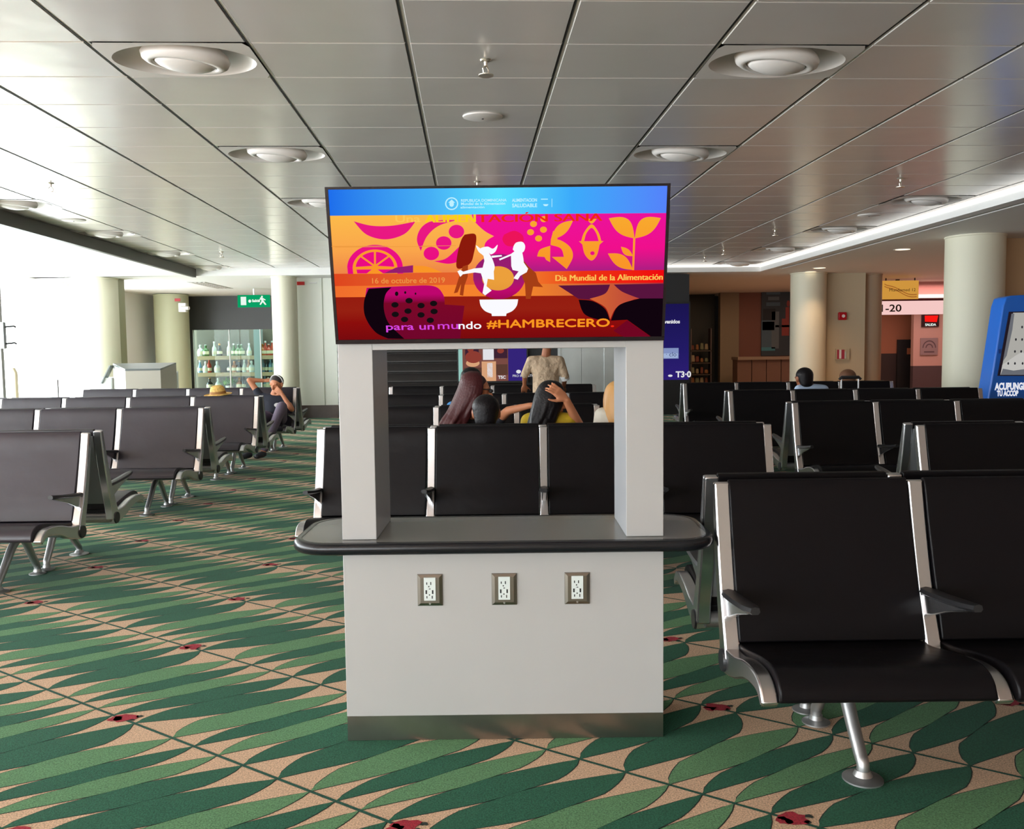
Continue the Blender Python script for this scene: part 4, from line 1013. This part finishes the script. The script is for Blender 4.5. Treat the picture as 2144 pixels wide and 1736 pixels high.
obj('top', bx(0, b.x-a.x, 0, .7, a.z-.1, a.z-.02), mat('counter_pale', srgb(128, 108, 92), .4), r, smooth=False)
bm = bmesh.new(); 
for i in range(4): box(bm, (b.x-a.x)*i/4+.01, (b.x-a.x)*(i+1)/4-.01, .08, .6, .002, a.z-.1)
obj('front_panel', bm, mat('counter_brown', srgb(104, 76, 62), .5), r, smooth=False)
# black niche with dim goods
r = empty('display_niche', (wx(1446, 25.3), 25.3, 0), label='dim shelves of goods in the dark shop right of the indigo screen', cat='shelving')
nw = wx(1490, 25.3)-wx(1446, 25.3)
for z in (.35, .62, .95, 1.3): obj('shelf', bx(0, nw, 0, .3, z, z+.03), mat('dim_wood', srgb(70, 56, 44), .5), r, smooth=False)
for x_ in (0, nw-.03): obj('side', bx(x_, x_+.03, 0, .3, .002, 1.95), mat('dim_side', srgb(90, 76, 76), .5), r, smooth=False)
rg = random.Random(11); cn = 0
for z, nm in ((.38, 'bottom'), (.65, 'lower'), (.98, 'middle'), (1.33, 'top')):
    for i in range(4):
        x_ = nw*(.14+.22*i)+wx(1446, 25.3); s_ = rg.uniform(.05, .08); h_ = rg.uniform(.1, .2); cc = [(150, 96, 50), (120, 120, 90), (160, 140, 110), (120, 60, 40)][(i+cn) % 4]
        b_ = obj('packet', (lambda q: (hull(q, [((0, 0, .02+s_*.3), (s_, s_*.7, .02+s_*.3)), ((0, 0, h_), (s_*.8, s_*.6, .03))], 1), q)[1])(bmesh.new()), mat('packet_%d' % ((i+cn) % 4), srgb(*cc), .6), label='%s packet on the %s dim shop shelf' % (['orange', 'olive', 'tan', 'rust'][(i+cn) % 4], nm), cat='packet', group='packets in the dim shop')
        b_.location = (x_, 25.45, z+.001)
    cn += 1
# ------------------------------------------------------------------ check-in desk at far left
YD = 14.5
a = at(208, 766, YD); x1 = at(328, 770, YD).x; xm = at(262, 776, YD).x
r = empty('check_in_desk', (a.x, YD, 0), label='grey check-in desk with a sloping dark top in front of the olive column', cat='desk')
W_ = x1-a.x; ztop = a.z; 
GD = mat('desk_grey', srgb(176, 170, 158), .4); WD = mat('desk_white', srgb(226, 228, 226), .4); DT = mat('desk_top', srgb(92, 98, 96), .3)
bm = bmesh.new(); xm -= a.x
v = [(0, .5, 0.002), (xm, 0, 0.002), (W_, .15, 0.002), (W_*.98, .9, 0.002)]
zt_ = [ztop, ztop-.09, ztop-.09, ztop-.0]
B_ = [bm.verts.new(q) for q in v]; T_ = [bm.verts.new((q[0], q[1], z)) for q, z in zip(v, zt_)]
for i in range(4): bm.faces.new((B_[i], B_[(i+1) % 4], T_[(i+1) % 4], T_[i])).material_index = 1 if i == 0 else 0
bm.faces.new(B_[::-1]); obj('body', bm, [GD, WD], r, smooth=False)
bm = bmesh.new(); q = [(p_[0], p_[1], z+.002) for p_, z in zip(v, zt_)]; A_ = [bm.verts.new(c) for c in q]; A2 = [bm.verts.new((c[0], c[1], c[2]+.03)) for c in q]
bm.faces.new(A_[::-1]); bm.faces.new(A2)
for i in range(4): bm.faces.new((A_[i], A_[(i+1) % 4], A2[(i+1) % 4], A2[i]))
obj('sloping_top', bm, DT, r, smooth=False)
bm = bmesh.new(); extr(bm, [(-.16, .9), (-.14, .9), (.02, ztop), (0, ztop)], .35, .5, 'Y'); obj('side_edge', bm, DT, r, smooth=False)
obj('low_counter', bx(-.5, -.02, .4, 1.0, .002, at(180, 793, YD).z), WD, r, smooth=False)
a = at(330, 780, 15.5)
r = empty('desk_monitor', (a.x+.05, 15.5, 0), label='small pale screen on a post beside the check-in desk', cat='monitor')
zt_ = a.z
obj('screen', bx(0, .27, 0, .03, zt_-.26, zt_), mat('monitor_green', srgb(170, 205, 190), .3), r, smooth=False); obj('frame', bx(-.02, .29, .031, .06, zt_-.28, zt_+.02), WHITEP, r, smooth=False)
obj('post', bx(.11, .15, .031, .07, .002, zt_-.28), ALUD, r, smooth=False)
# faint things in the blown out left bay
p = onfloor(120, 1150); Yp = 12.6
a = at(120, 795, Yp); bm = bmesh.new(); lathe(bm, [(0, 0), (.12, 0), (.12, .01), (.015, .02), (.015, a.z), (0, a.z)], seg=16); o = obj('queue_post', bm, ALUD, label='thin grey post against the bright window at far left', cat='post'); o.location = (a.x, Yp, 0.001)
Ys = 14.0; a = at(22, 770, Ys)
o = empty('lounge_chair', (a.x, Ys, 0), label='beige high backed chair alone before the bright left windows', cat='chair')
bm = bmesh.new(); extr(bm, [(-.07, .4), (.07, .4), (.07, a.z-.08), (.03, a.z), (-.05, a.z), (-.07, a.z-.05)], 0, .08, 'Y'); obj('backrest', bm, mat('beige_fabric', srgb(214, 200, 170), .7), o, bevel=.01)
obj('seat', bx(-.07, .4, -.4, .0, .38, .46), mat('beige_fabric', srgb(214, 200, 170), .7), o, bevel=.01)
for x_ in (-.04, .36):
    for y_ in (-.36, .04): obj('leg', bx(x_, x_+.03, y_, y_+.03, .001, .39), ALUD, o, smooth=False)
# ------------------------------------------------------------------ people
SKIN = mat('skin_tan', srgb(196, 128, 92), .5, spec=.4); SKIND = mat('skin_brown', srgb(150, 92, 62), .5, spec=.4)
HBLK = mat('hair_black', (.009, .007, .008), .42, bump=(60, .3, .01), spec=.18); HRED = mat('hair_auburn', srgb(66, 26, 28), .42, bump=(60, .3, .01), spec=.25)
def V3(*a): return Vector(a)
def limb(bm, a, ra, b, rb): hull(bm, [(a, ra), (b, rb)], 2)
def hand(bm, W, d, nrm, curl=.35, s=1.0, thumb=1):
    d = d.normalized(); nrm = (nrm - d*nrm.dot(d)).normalized(); sd = d.cross(nrm)
    hull(bm, [(W, .022*s), (W+d*.035*s+sd*.022*s, .017*s), (W+d*.035*s-sd*.022*s, .017*s), (W+d*.082*s+sd*.030*s, .013*s), (W+d*.082*s-sd*.030*s, .013*s)], 2)
    for i, (o, L) in enumerate(((-.030, .062), (-.010, .076), (.011, .080), (.031, .070))):
        p = W + d*.085*s + sd*o*s; dd = (d + sd*o*4.5).normalized(); ang = curl*(1+.25*((i*7) % 3-1))
        for j, f in enumerate((.45, .30, .25)):
            ax = dd.cross(nrm).normalized(); dd = (Matrix.Rotation(ang, 3, ax) @ dd); q = p + dd*L*f*s
            limb(bm, p, (.0098-.0009*j)*s, q, (.0089-.0009*j)*s); p = q
    p = W + d*.025*s + sd*.026*s*thumb; dd = (d*.7 + sd*.75*thumb + nrm*.25).normalized()
    for j, L in enumerate((.040, .030, .024)):
        q = p + dd*L*s; limb(bm, p, (.013-.002*j)*s, q, (.0115-.002*j)*s); p = q; dd = (dd + d*.35).normalized()
def rotz(f):  # frame whose local -Y looks along f
    f = f.normalized(); y = -f; x = y.cross(V3(0, 0, 1)).normalized(); z = x.cross(y)
    return Matrix((x, y, z)).transposed().to_4x4()
def head_shape(bm, Hc, f, s=1.0, wx_=1.1):
    R = rotz(f); T = lambda x, y, z: Hc + R.to_3x3() @ V3(x*wx_, y, z)*s
    hull(bm, [(T(0, .012, .028), (.076*wx_*s, .094*s, .088*s), R), (T(0, -.035, -.075), (.036*wx_*s, .036*s, .030*s), R), (T(0, .0, -.04), (.060*wx_*s, .060*s, .05*s), R), (T(0, -.050, .0), (.052*wx_*s, .032*s, .05*s), R)], 3)
    hull(bm, [(T(0, -.088, .012), .010*s), (T(0, -.108, -.028), .013*s), (T(0, -.085, -.032), (.017*s, .012*s, .010*s), R)], 2)   # nose
    hull(bm, [(T(-.020, -.083, -.056), .007*s), (T(.020, -.083, -.056), .007*s), (T(0, -.088, -.056), (.012*s, .010*s, .009*s), R)], 2)  # mouth
    for q in (-1, 1):
        hull(bm, [(T(q*.080, .012, .015), (.010*s, .018*s, .026*s), R), (T(q*.080, .004, -.018), (.008*s, .010*s, .012*s), R)], 2)
        limb(bm, T(q*.018, -.082, .030), .010*s, T(q*.048, -.070, .030), .010*s)    # brow
    return T
def build(root, parts):
    """parts: (name, fill, material, voxel) -> one continuous surface each"""
    for nm, fn, m, vx, sm in parts:
        bm = bmesh.new(); fn(bm); bm = remeshed(bm, vx, sm)
        for v in bm.verts: v.co -= root.location
        obj(nm, bm, m, root, sharp=180, keepn=True)
def person(label, H_, f, P_, Sh, El, Wr, hips, kn, an, skin, shirt, trouser, hairfn, hairm, vox=.011, hands=None, sleeve=.55, base=None, extra=None, headscale=1.0, shoe=None, toe=None):
    g = base or V3(P_.x, P_.y, 0)
    root = empty('person', g, label=label, cat='person')
    neck = H_ + V3(0, 0, -.15)*headscale
    up = (Sh[0]+Sh[1])/2
    def body(bm):
        head_shape(bm, H_, f, headscale)
        limb(bm, H_+V3(0, .01, -.06), .055, up+V3(0, 0, .02), .062)
        hull(bm, [(Sh[0], .05), (Sh[1], .05), (up+(P_-up)*.35, (.155, .10, .10)), (up+V3(0, 0, .02), (.09, .07, .05))])
        hull(bm, [(up+(P_-up)*.35, (.150, .10, .10)), (P_, (.155, .115, .10))])
        for i in range(2):
            limb(bm, Sh[i], .048, El[i], .037); limb(bm, El[i], .037, Wr[i], .026)
            hd = hands[i] if hands else None
            if hd: hand(bm, Wr[i], hd[0], hd[1], hd[2], 1.0, hd[3] if len(hd) > 3 else 1)
            else: hand(bm, Wr[i], (Wr[i]-El[i]), V3(0, .2, -1) if abs((Wr[i]-El[i]).normalized().z) < .8 else V3(0, 1, 0), .4)
            limb(bm, hips[i], .085, kn[i], .058); limb(bm, kn[i], .055, an[i], .038)
            t = toe[i] if toe else an[i] + (kn[i]-hips[i])*V3(1, 1, 0).length*0 + (V3(kn[i].x-hips[i].x, kn[i].y-hips[i].y, 0).normalized()*.13 if (kn[i]-hips[i]).xy.length > .1 else V3(0, .13, 0)) + V3(0, 0, -.035)
            hull(bm, [(an[i]+V3(0, 0, -.03), .036), (t, (.036, .036, .024))])
    def shirt_(bm):
        hull(bm, [(Sh[0]+V3(0, 0, .003), .063), (Sh[1]+V3(0, 0, .003), .063), (up+(P_-up)*.35, (.172, .118, .11)), (up+V3(0, 0, .015), (.085, .075, .062))])
        hull(bm, [(up+(P_-up)*.35, (.170, .118, .11)), (P_+V3(0, 0, .02), (.175, .135, .085))])
        for i in range(2):
            e = Sh[i] + (El[i]-Sh[i])*min(1, sleeve*1.0)
            limb(bm, Sh[i], .062, e, .052)
            if sleeve > 1: limb(bm, El[i], .050, El[i]+(Wr[i]-El[i])*(sleeve-1), .042)
    def trs(bm):
        hull(bm, [(P_+V3(0, 0, -.02), (.172, .13, .09)), (hips[0], .10), (hips[1], .10)])
        for i in range(2): limb(bm, hips[i], .098, kn[i], .074); limb(bm, kn[i], .072, kn[i]+(an[i]-kn[i])*.92, .055)
    parts = [('body', body, skin, vox, 3), ('shirt', shirt_, shirt, .012, 3), ('trousers', trs, trouser, .012, 3)]
    if shoe:
        def sh(bm):
            for i in range(2):
                t = toe[i] if toe else an[i] + V3(kn[i].x-hips[i].x, kn[i].y-hips[i].y, 0).normalized()*.13 + V3(0, 0, -.035)
                hull(bm, [(an[i]+V3(0, 0, -.028), .046), (t+V3(0, 0, .004), (.046, .046, .034))])
        parts.append(('shoes', sh, shoe, .012, 2))
    if hairfn: parts.append(('hair', hairfn, hairm, .008, 2))
    build(root, parts)
    if extra: extra(root)
    return root
def sit(x, yb, hx, hy, hz, away=True, w=.19, slump=0):
    """joints of a person sitting on a bench whose beam runs at yb; away = facing +Y"""
    s = 1 if away else -1
    P_ = V3(x, yb+s*(.20+slump), .475)
    up = V3(hx, hy, hz-.20)
    return P_, [V3(up.x-w, up.y+.0*s, up.z-.03), V3(up.x+w, up.y, up.z-.03)], \
        [V3(x-.09, yb+s*(.24+slump), .47), V3(x+.09, yb+s*(.24+slump), .47)], \
        [V3(x-.11, yb+s*(.60+slump*.6), .50), V3(x+.11, yb+s*(.60+slump*.6), .50)], \
        [V3(x-.12, yb+s*(.62+slump), .085), V3(x+.12, yb+s*(.62+slump), .085)]
def long_hair(bm, Hc, f, low, drift=.08, n=22, seed=1, wide=1.0, s=1.0):
    R = rotz(f); T = lambda x, y, z: Hc + R.to_3x3() @ V3(x*1.1, y, z)*s; rg = random.Random(seed)
    hull(bm, [(T(0, .022, .045), (.086*s, .092*s, .082*s), R), (T(0, .06, -.03), (.070*s, .05*s, .06*s), R)], 3)
    for i in range(n):
        a = math.radians(-112 + 224*i/(n-1)); si, co = math.sin(a), math.cos(a); j = lambda k: rg.uniform(-k, k)
        p = [T(.020*si, .02+.02*co, .128), T(.070*si, .022+.075*co, .095), T(.094*si, .025+.098*co, .0), T(.090*si*wide+j(.01), .035+.100*co+drift*.35, -.14), T(.085*si*wide+j(.018), .04+.105*co+drift*.8+j(.01), low*.72), T(.080*si*wide+j(.03), .04+.10*co+drift+j(.02), low+j(.03))]
        pts = spline([tuple(q) for q in p], 3); rad = [.014+.008*math.sin(PI*min(1, k/len(pts)*1.15+.1)) for k in range(len(pts))]
        tube(bm, pts, [r_*s for r_ in rad], 8)
    hull(bm, [(T(0, .07, -.05), (.070*wide, .055, .05), R), (T(0, .06+drift*.7, low*.65), (.070*wide, .06, .05), R)], 2)
DK = mat('dark_cloth', (.02, .02, .028), .8); JEAN = mat('blue_denim', srgb(60, 72, 100), .8); SHOE = mat('dark_shoe', (.02, .022, .03), .5)
def cap_hair(Hc, f, s=1.0, low=-.05):
    def fn(bm):
        R = rotz(f); T = lambda x, y, z: Hc + R.to_3x3() @ V3(x*1.1, y, z)*s
        hull(bm, [(T(0, .024, .045), (.090*s, .094*s, .086*s), R), (T(0, .055, low), (.068*s, .050*s, .04*s), R)], 3)
    return fn
YB = 5.34 + GAPY            # beam of the bench the group in the opening sits on
# woman with long auburn hair
Hc = at(999, 819, 7.12); f = V3(.97, .12, -.08)
P_, Sh, hp, kn, an = sit(Hc.x-.03, 7.42, Hc.x-.05, 7.20, Hc.z-.03, away=False, w=.19)
El = [V3(Sh[0].x-.04, 7.05, .66), at(1064, 860, 7.02)]; Wr = [V3(Hc.x-.10, 6.88, .56), at(1112, 849, 6.95)]
def hr(bm, Hc=Hc, f=f): long_hair(bm, Hc, f, -.36, .12, seed=3, s=1.14)
def glasses(root):
    bm = bmesh.new(); R = rotz(f); T = lambda x, y, z: Hc + R.to_3x3() @ V3(x*1.1, y, z)*1.12 - root.location
    for q in (-1, 1): tube(bm, [T(q*.088, .0, .020), T(q*.060, -.085, .018), T(q*.010, -.100, .016)], .005, 6); sph(bm, T(q*.036, -.096, .008), (.020, .012, .016), 2)
    obj('sunglasses', bm, PLAST, root)
person('woman with long auburn hair and sunglasses seen from behind, arm along the seat backs', Hc, f, P_, Sh, El, Wr, hp, kn, an, SKIN, DK, DK, hr, HRED, sleeve=.45, extra=glasses, headscale=1.12, hands=[(V3(.3, 1, 0), V3(0, 0, -1), .4), (V3(1, .1, .1), V3(0, .3, -1), .3)])
# man with short dark hair, lowest head
Hc2 = at(1018, 868, 5.90); f = V3(0.05, 1, -.12)
P_, Sh, hp, kn, an = sit(Hc2.x+.02, YB, Hc2.x, 5.96, Hc2.z, w=.20, slump=.10)
person('man with short black hair in a low slouch, only his head above the seat backs', Hc2, f, P_, Sh, [V3(Sh[0].x-.03, 6.10, .52), V3(Sh[1].x+.03, 6.10, .52)], [V3(Hc2.x-.08, 6.32, .56), V3(Hc2.x+.10, 6.32, .56)],
       hp, kn, an, SKIND, DK, JEAN, cap_hair(Hc2, f, 1.04), HBLK, headscale=1.02)
# woman in yellow with raised hand
Hc3 = at(1157, 838, 5.97); f3 = V3(.85, .5, -.25)
P_, Sh, hp, kn, an = sit(Hc3.x+.08, YB, Hc3.x-.02, 5.94, Hc3.z+.02, w=.165)
El = [V3(Sh[0].x-.05, 6.02, .60), at(1213, 893, 5.98)]; Wr = [V3(Hc3.x-.1, 6.25, .56), at(1186, 838, 5.86)]
Sh[0] = at(1108, 884, 5.98); Sh[1] = at(1190, 884, 5.96)
def hr3(bm, Hc=Hc3, f=f3): long_hair(bm, Hc, f, -.34, .0, seed=5, wide=.8, s=.92)
person('woman with straight black hair in a mustard yellow top, hand raised to her head', Hc3, f3, P_, Sh, El, Wr, hp, kn, an, SKIN, mat('mustard_cloth', srgb(196, 164, 30), .8), DK, hr3, HBLK, vox=.0065, sleeve=.35,
       hands=[(V3(.3, 1, 0), V3(0, 0, -1), .4), (at(1160, 814, 5.85)-at(1186, 838, 5.86), V3(-.5, .8, -.4), .22)])
# person in a pale top at the right edge of the opening
Hc4 = at(1296, 838, 6.0); f4 = V3(-.3, 1, 0)
P_, Sh, hp, kn, an = sit(Hc4.x-.02, YB, Hc4.x-.04, 5.96, Hc4.z+.01, w=.15)
Sh[0] = at(1262, 872, 5.97)
def hr4(bm, Hc=Hc4, f=f4): long_hair(bm, Hc, f, -.20, .02, seed=8, s=.96)
person('person with fair hair in a creamy white top, half hidden by the right kiosk upright', Hc4, f4, P_, Sh, [V3(Sh[0].x-.04, 6.08, .62), V3(Sh[1].x+.02, 6.08, .62)], [V3(Hc4.x-.1, 6.3, .56), V3(Hc4.x+.1, 6.3, .56)], hp, kn, an,
       SKIN, mat('cream_cloth', srgb(214, 206, 190), .8, bump=(14, .4, .03)), JEAN, hr4, mat('hair_fair', srgb(190, 140, 80), .5), sleeve=.7)
# dark haired head one row further
Hc6 = at(988, 801, 8.10); f6 = V3(.2, 1, 0)
P_, Sh, hp, kn, an = sit(Hc6.x, 7.42+GAPY, Hc6.x, 8.08, Hc6.z, w=.18)
person('person with black hair one row further, just above the auburn haired woman', Hc6, f6, P_, Sh, [V3(Sh[0].x-.04, 8.2, .62), V3(Sh[1].x+.04, 8.2, .62)], [V3(Hc6.x-.1, 8.4, .56), V3(Hc6.x+.1, 8.4, .56)], hp, kn, an,
       SKIND, mat('sky_blue_cloth', srgb(60, 130, 190), .8), DK, cap_hair(Hc6, f6, 1.1, -.09), HBLK, vox=.014)
# standing man in a beige shirt
Y5 = 10.95; Hc5 = at(1146, 712, Y5); f5 = V3(.35, 1, 0); SHB = mat('beige_linen', srgb(186, 160, 132), .8, noise=(7, .16), bump=(9, .9, .06))
Sh = [at(1112, 756, Y5), at(1172, 756, Y5)]; P_ = V3(Hc5.x-.02, Y5+.02, .82)
def cuff(root):
    bm = bmesh.new(); a = at(1181, 786, Y5-.02)-root.location; b = at(1183, 795, Y5)-root.location; tube(bm, [a, b], [.062, .056], 16); obj('rolled_cuff', bm, WHITE, root)
person('standing man in a beige linen shirt with rolled white cuffs, back turned', Hc5, f5, P_, Sh, [at(1099, 784, Y5), at(1183, 788, Y5-.03)], [at(1098, 806, Y5+.08), at(1180, 812, Y5+.20)],
       [P_+V3(-.09, 0, -.06), P_+V3(.09, 0, -.06)], [V3(P_.x-.10, Y5+.01, .46), V3(P_.x+.10, Y5+.01, .46)], [V3(P_.x-.11, Y5, .085), V3(P_.x+.11, Y5, .085)], SKIND, SHB, DK, cap_hair(Hc5, f5, 1.0), HBLK, vox=.012, sleeve=1.0, extra=cuff,
       toe=[V3(P_.x-.12, Y5+.15, .03), V3(P_.x+.12, Y5+.15, .03)], shoe=SHOE)
# man in a pale blue shirt, right block
Hc7 = at(1682, 795, 10.18); f7 = V3(-.35, 1, -.1)
P_, Sh, hp, kn, an = sit(Hc7.x+.08, 9.65+GAPY, Hc7.x+.07, 10.2, Hc7.z, w=.20)
Sh = [at(1674, 817, 10.14), at(1724, 817, 10.16)]
person('man with short black hair in a pale blue shirt sitting in the right block', Hc7, f7, P_, Sh, [V3(Sh[0].x-.04, 10.35, .60), V3(Sh[1].x+.04, 10.35, .60)], [V3(P_.x-.1, 10.55, .56), V3(P_.x+.1, 10.55, .56)], hp, kn, an,
       SKIND, mat('pale_blue_cloth', srgb(176, 196, 222), .8), DK, cap_hair(Hc7, f7, 1.08), HBLK, sleeve=.6, headscale=1.06)
# person far right behind the suitcase
Hc8 = at(1771, 797, 12.72); f8 = V3(-.9, .4, -.1)
P_, Sh, hp, kn, an = sit(Hc8.x+.05, 12.0+GAPY, Hc8.x+.04, 12.72, Hc8.z, w=.17)
person('person with a brown head covering, only its top showing above the farthest right bench', Hc8, f8, P_, Sh, [V3(Sh[0].x-.04, 12.8, .60), V3(Sh[1].x+.04, 12.8, .60)], [V3(P_.x-.1, 13, .56), V3(P_.x+.1, 13, .56)], hp, kn, an,
       SKIN, DK, DK, cap_hair(Hc8, f8, 1.25, -.03), mat('brown_cloth', srgb(110, 72, 48), .7), vox=.014)
# sleeping man on the farthest left bench
Y9 = 12.10; Hc9 = at(579, 806, 12.02); f9 = V3(-.35, -1, -.25)
P_ = at(575, 874, 11.98); P_.z = .49
Sh = [at(547, 832, 12.05), at(599, 838, 12.0)]; El = [at(522, 796, 12.05), at(611, 857, 11.82)]; Wr = [at(553, 797, 12.12), at(591, 826, 11.86)]
hp = [P_+V3(-.08, -.04, 0), P_+V3(.08, -.04, 0)]; kn = [at(548, 868, 11.62), at(590, 852, 11.60)]
an = [V3(at(535, 900, 11.35).x, 11.40, .085), V3(at(528, 940, 11.45).x-.0, 11.50, .085)]
an = [V3(-3.42, 11.42, .085), V3(-3.26, 11.50, .085)]
def band(root):
    bm = bmesh.new(); R = rotz(f9); T = lambda a: Hc9 + R.to_3x3() @ V3(.098*math.cos(a), .012, .03+.106*math.sin(a)) - root.location
    tube(bm, [T(PI*k/12) for k in range(13)], [(.012, .007)]*13, 8); obj('head_band', bm, WHITEP, root, label='white band over the head')
    bm = bmesh.new(); c = (Sh[0]+Sh[1])/2 + (P_-(Sh[0]+Sh[1])/2)*.3 - root.location + V3(.08, -.128, 0)
    poly(bm, [c+V3(.045*math.cos(k*PI/6), 0, .03*math.sin(k*PI/6)) for k in range(12)]); obj('chest_print', bm, WHITEP, root, smooth=False)
person('sleeping man in black t-shirt and grey trousers, hand over face, other elbow raised', Hc9, f9, P_, Sh, El, Wr, hp, kn, an, SKIN, mat('black_tshirt', (.014, .016, .03), .8),
       mat('grey_trousers', srgb(112, 100, 118), .8), cap_hair(Hc9, f9, 1.0, -.0), mat('hair_short_dark', (.03, .02, .02), .6), vox=.0075, sleeve=.40, extra=band, shoe=SHOE,
       hands=[(V3(1, .2, .05), V3(0, .5, -1), .3), (at(575, 812, 11.88)-at(591, 826, 11.86), V3(-.2, 1, 0), .35)],
       toe=[V3(-3.47, 11.27, .04), V3(-3.30, 11.35, .04)])
# straw hat on top of the seat backs
p = at(453, 826, 10.05)
STR = mat('straw', srgb(222, 178, 96), .7, noise=(40, .25), bump=(90, .5, .01))
r = empty('straw_hat', (p.x, 10.11, .898), label='straw hat with a tan band lying on the backs of the third left bench', cat='hat')
bm = bmesh.new(); lathe(bm, [(.0, .115), (.04, .118), (.075, .105), (.09, .07), (.098, .015), (.12, .004), (.155, .002), (.17, .012), (.17, .006), (.12, -.004), (.09, 0), (.085, .06), (.03, .10), (0, .10)], seg=32, sx=1.05, sy=.8); obj('crown_and_brim', bm, STR, r, sharp=50); r.rotation_euler = (.12, -.06, 0); r.scale = (.88, .9, .95)
bm = bmesh.new(); lathe(bm, [(.098, .018), (.101, .018), (.096, .048), (.093, .048)], seg=32, sx=1.05, sy=.8); obj('hat_band', bm, mat('tan_band', srgb(150, 104, 50), .7), r)
# suitcase with its handle pulled out
a = at(1767, 790, 11.1); b = at(1803, 790, 11.1)
r = empty('suitcase', ((a.x+b.x)/2, 11.1, 0), label='black suitcase in the right aisle with only its pulled out handle in sight', cat='suitcase')
hw = (b.x-a.x)/2
bm = bmesh.new(); box(bm, -hw-.08, hw+.08, -.12, .12, .06, .62); obj('case', bm, mat('case_fabric', (.015, .015, .018), .7), r, bevel=.03)
bm = bmesh.new()
for s in (-1, 1): tube(bm, [(s*hw, .08, .60), (s*hw, .08, a.z-.02)], .010, 8)
obj('handle_rod', bm, ALUD, r); bm = bmesh.new(); tube(bm, [(-hw-.03, .08, a.z-.03), (-hw, .08, a.z-.005), (hw, .08, a.z-.005), (hw+.03, .08, a.z-.03)], [.016, .022, .022, .016], 10); obj('grip', bm, PLAST, r)
for x_ in (-hw-.04, hw+.04):
    for y_ in (-.08, .08): bm = bmesh.new(); tube(bm, [(x_-.012, y_, .032), (x_+.012, y_, .032)], .030, 14); obj('wheel', bm, PLAST, r)

# ------------------------------------------------------------------ blue kiosk at the right edge
YK = 10.9
r = empty('blue_kiosk', (at(2072, 740, YK).x, YK, 0), label='bright blue self service kiosk with a leaning front at the right picture edge', cat='kiosk')
BLU = mat('kiosk_blue', srgb(30, 110, 215), .35, spec=.5); x0 = r.location.x
def kp(px, py, Y=YK): q = at(px, py, Y); return (q.x-x0, q.z)
bm = bmesh.new(); o_ = [kp(2069, 835), kp(2077, 790), kp(2100, 640), kp(2106, 623), kp(2118, 619), kp(2150, 617), kp(2172, 618), kp(2184, 624), kp(2190, 640), kp(2212, 790), kp(2222, 835)]
o_ = [(o_[0][0]-.03, .002)] + o_ + [(o_[-1][0]+.03, .002)]
extr(bm, o_, 0, .28, 'Y'); obj('cabinet', bm, BLU, r, bevel=.015, sharp=40)
bm = bmesh.new(); q = [kp(2088, 787), kp(2112, 653), kp(2180, 651), kp(2204, 787)]; extr(bm, q, -.012, .0, 'Y'); obj('screen_frame', bm, mat('kiosk_frame', (.02, .012, .03), .3), r, smooth=False)
bm = bmesh.new(); A_ = [bm.verts.new((a_[0], -.015, a_[1])) for a_ in (kp(2093, 785), kp(2120, 655), kp(2176, 654), kp(2200, 785))]; bm.faces.new(A_)
pts = [kp(2093, 785), kp(2097, 764), kp(2110, 755), kp(2124, 745), kp(2138, 737), kp(2150, 745), kp(2165, 735), kp(2185, 750), kp(2200, 785)]
poly(bm, [(p_[0], -.017, p_[1]) for p_ in pts], 1)
pts = [kp(2093, 785), kp(2098, 772), kp(2120, 776), kp(2150, 772), kp(2200, 776), kp(2200, 785)]; poly(bm, [(p_[0], -.019, p_[1]) for p_ in pts], 2)
pts = [kp(2098, 757), kp(2116, 657), kp(2122, 657), kp(2118, 690), kp(2106, 745)]; poly(bm, [(p_[0], -.018, p_[1]) for p_ in pts], 2)
for px, py in ((2138, 685), (2125, 711), (2138, 711), (2123, 736), (2136, 736), (2109, 761), (2123, 761), (2139, 761)):
    c = kp(px, py); poly(bm, [(c[0]+.012*math.cos(k*PI/3), -.021, c[1]+.018*math.sin(k*PI/3)) for k in range(6)], 3)
obj('screen', bm, [emi('kiosk_grey', srgb(170, 168, 162)), emi('kiosk_cloud', srgb(190, 188, 184)), emi('kiosk_slate', srgb(104, 106, 112)), emi('kiosk_ink', srgb(40, 40, 44))], r, smooth=False, keepn=True)
bm = bmesh.new(); c = kp(2083, 816); text_into(bm, 'ACUPUNGI', .115, Matrix.Translation((c[0], -.004, c[1])) @ FACE_CAM, 0, sx=.62, bold=.006)
c = kp(2087, 829); text_into(bm, 'TU ACCOP', .09, Matrix.Translation((c[0], -.004, c[1])) @ FACE_CAM, 0, sx=.58, bold=.005); obj('lettering', bm, emi('kiosk_white', srgb(240, 240, 245), .9), r, smooth=False)
bm = bmesh.new(); c = kp(2090, 740); c2 = kp(2092, 731); box(bm, c[0], c[0]+.03, -.01, .0, c[1], c2[1]); obj('card_slot', bm, mat('slot_blue', srgb(20, 70, 150), .4), r, smooth=False)
# things on the far left wall bay
a = at(-30, 675, 11.0); b = at(9, 730, 11.0)
r = empty('wall_display', (a.x, 11.0, b.z), label='pale grey flat display cut by the left picture edge in front of the windows', cat='display')
obj('housing', bx(0, b.x-a.x, 0, .06, 0, a.z-b.z), mat('display_grey', srgb(206, 212, 216), .4), r, smooth=False)
obj('pole', bx((b.x-a.x)*.5-.03, (b.x-a.x)*.5+.03, .061, .12, -b.z+.002, ZS-b.z+.0), WHITE, r, smooth=False)
bm = bmesh.new(); e_ = b.x-a.x
for z_ in (.06, (a.z-b.z)*.82): tube(bm, [(e_, .04, z_), (e_+.10, .06, z_+.01), (e_+.10, .09, z_)], .012, 6)
obj('arm', bm, PLAST, r)
#SECTION4
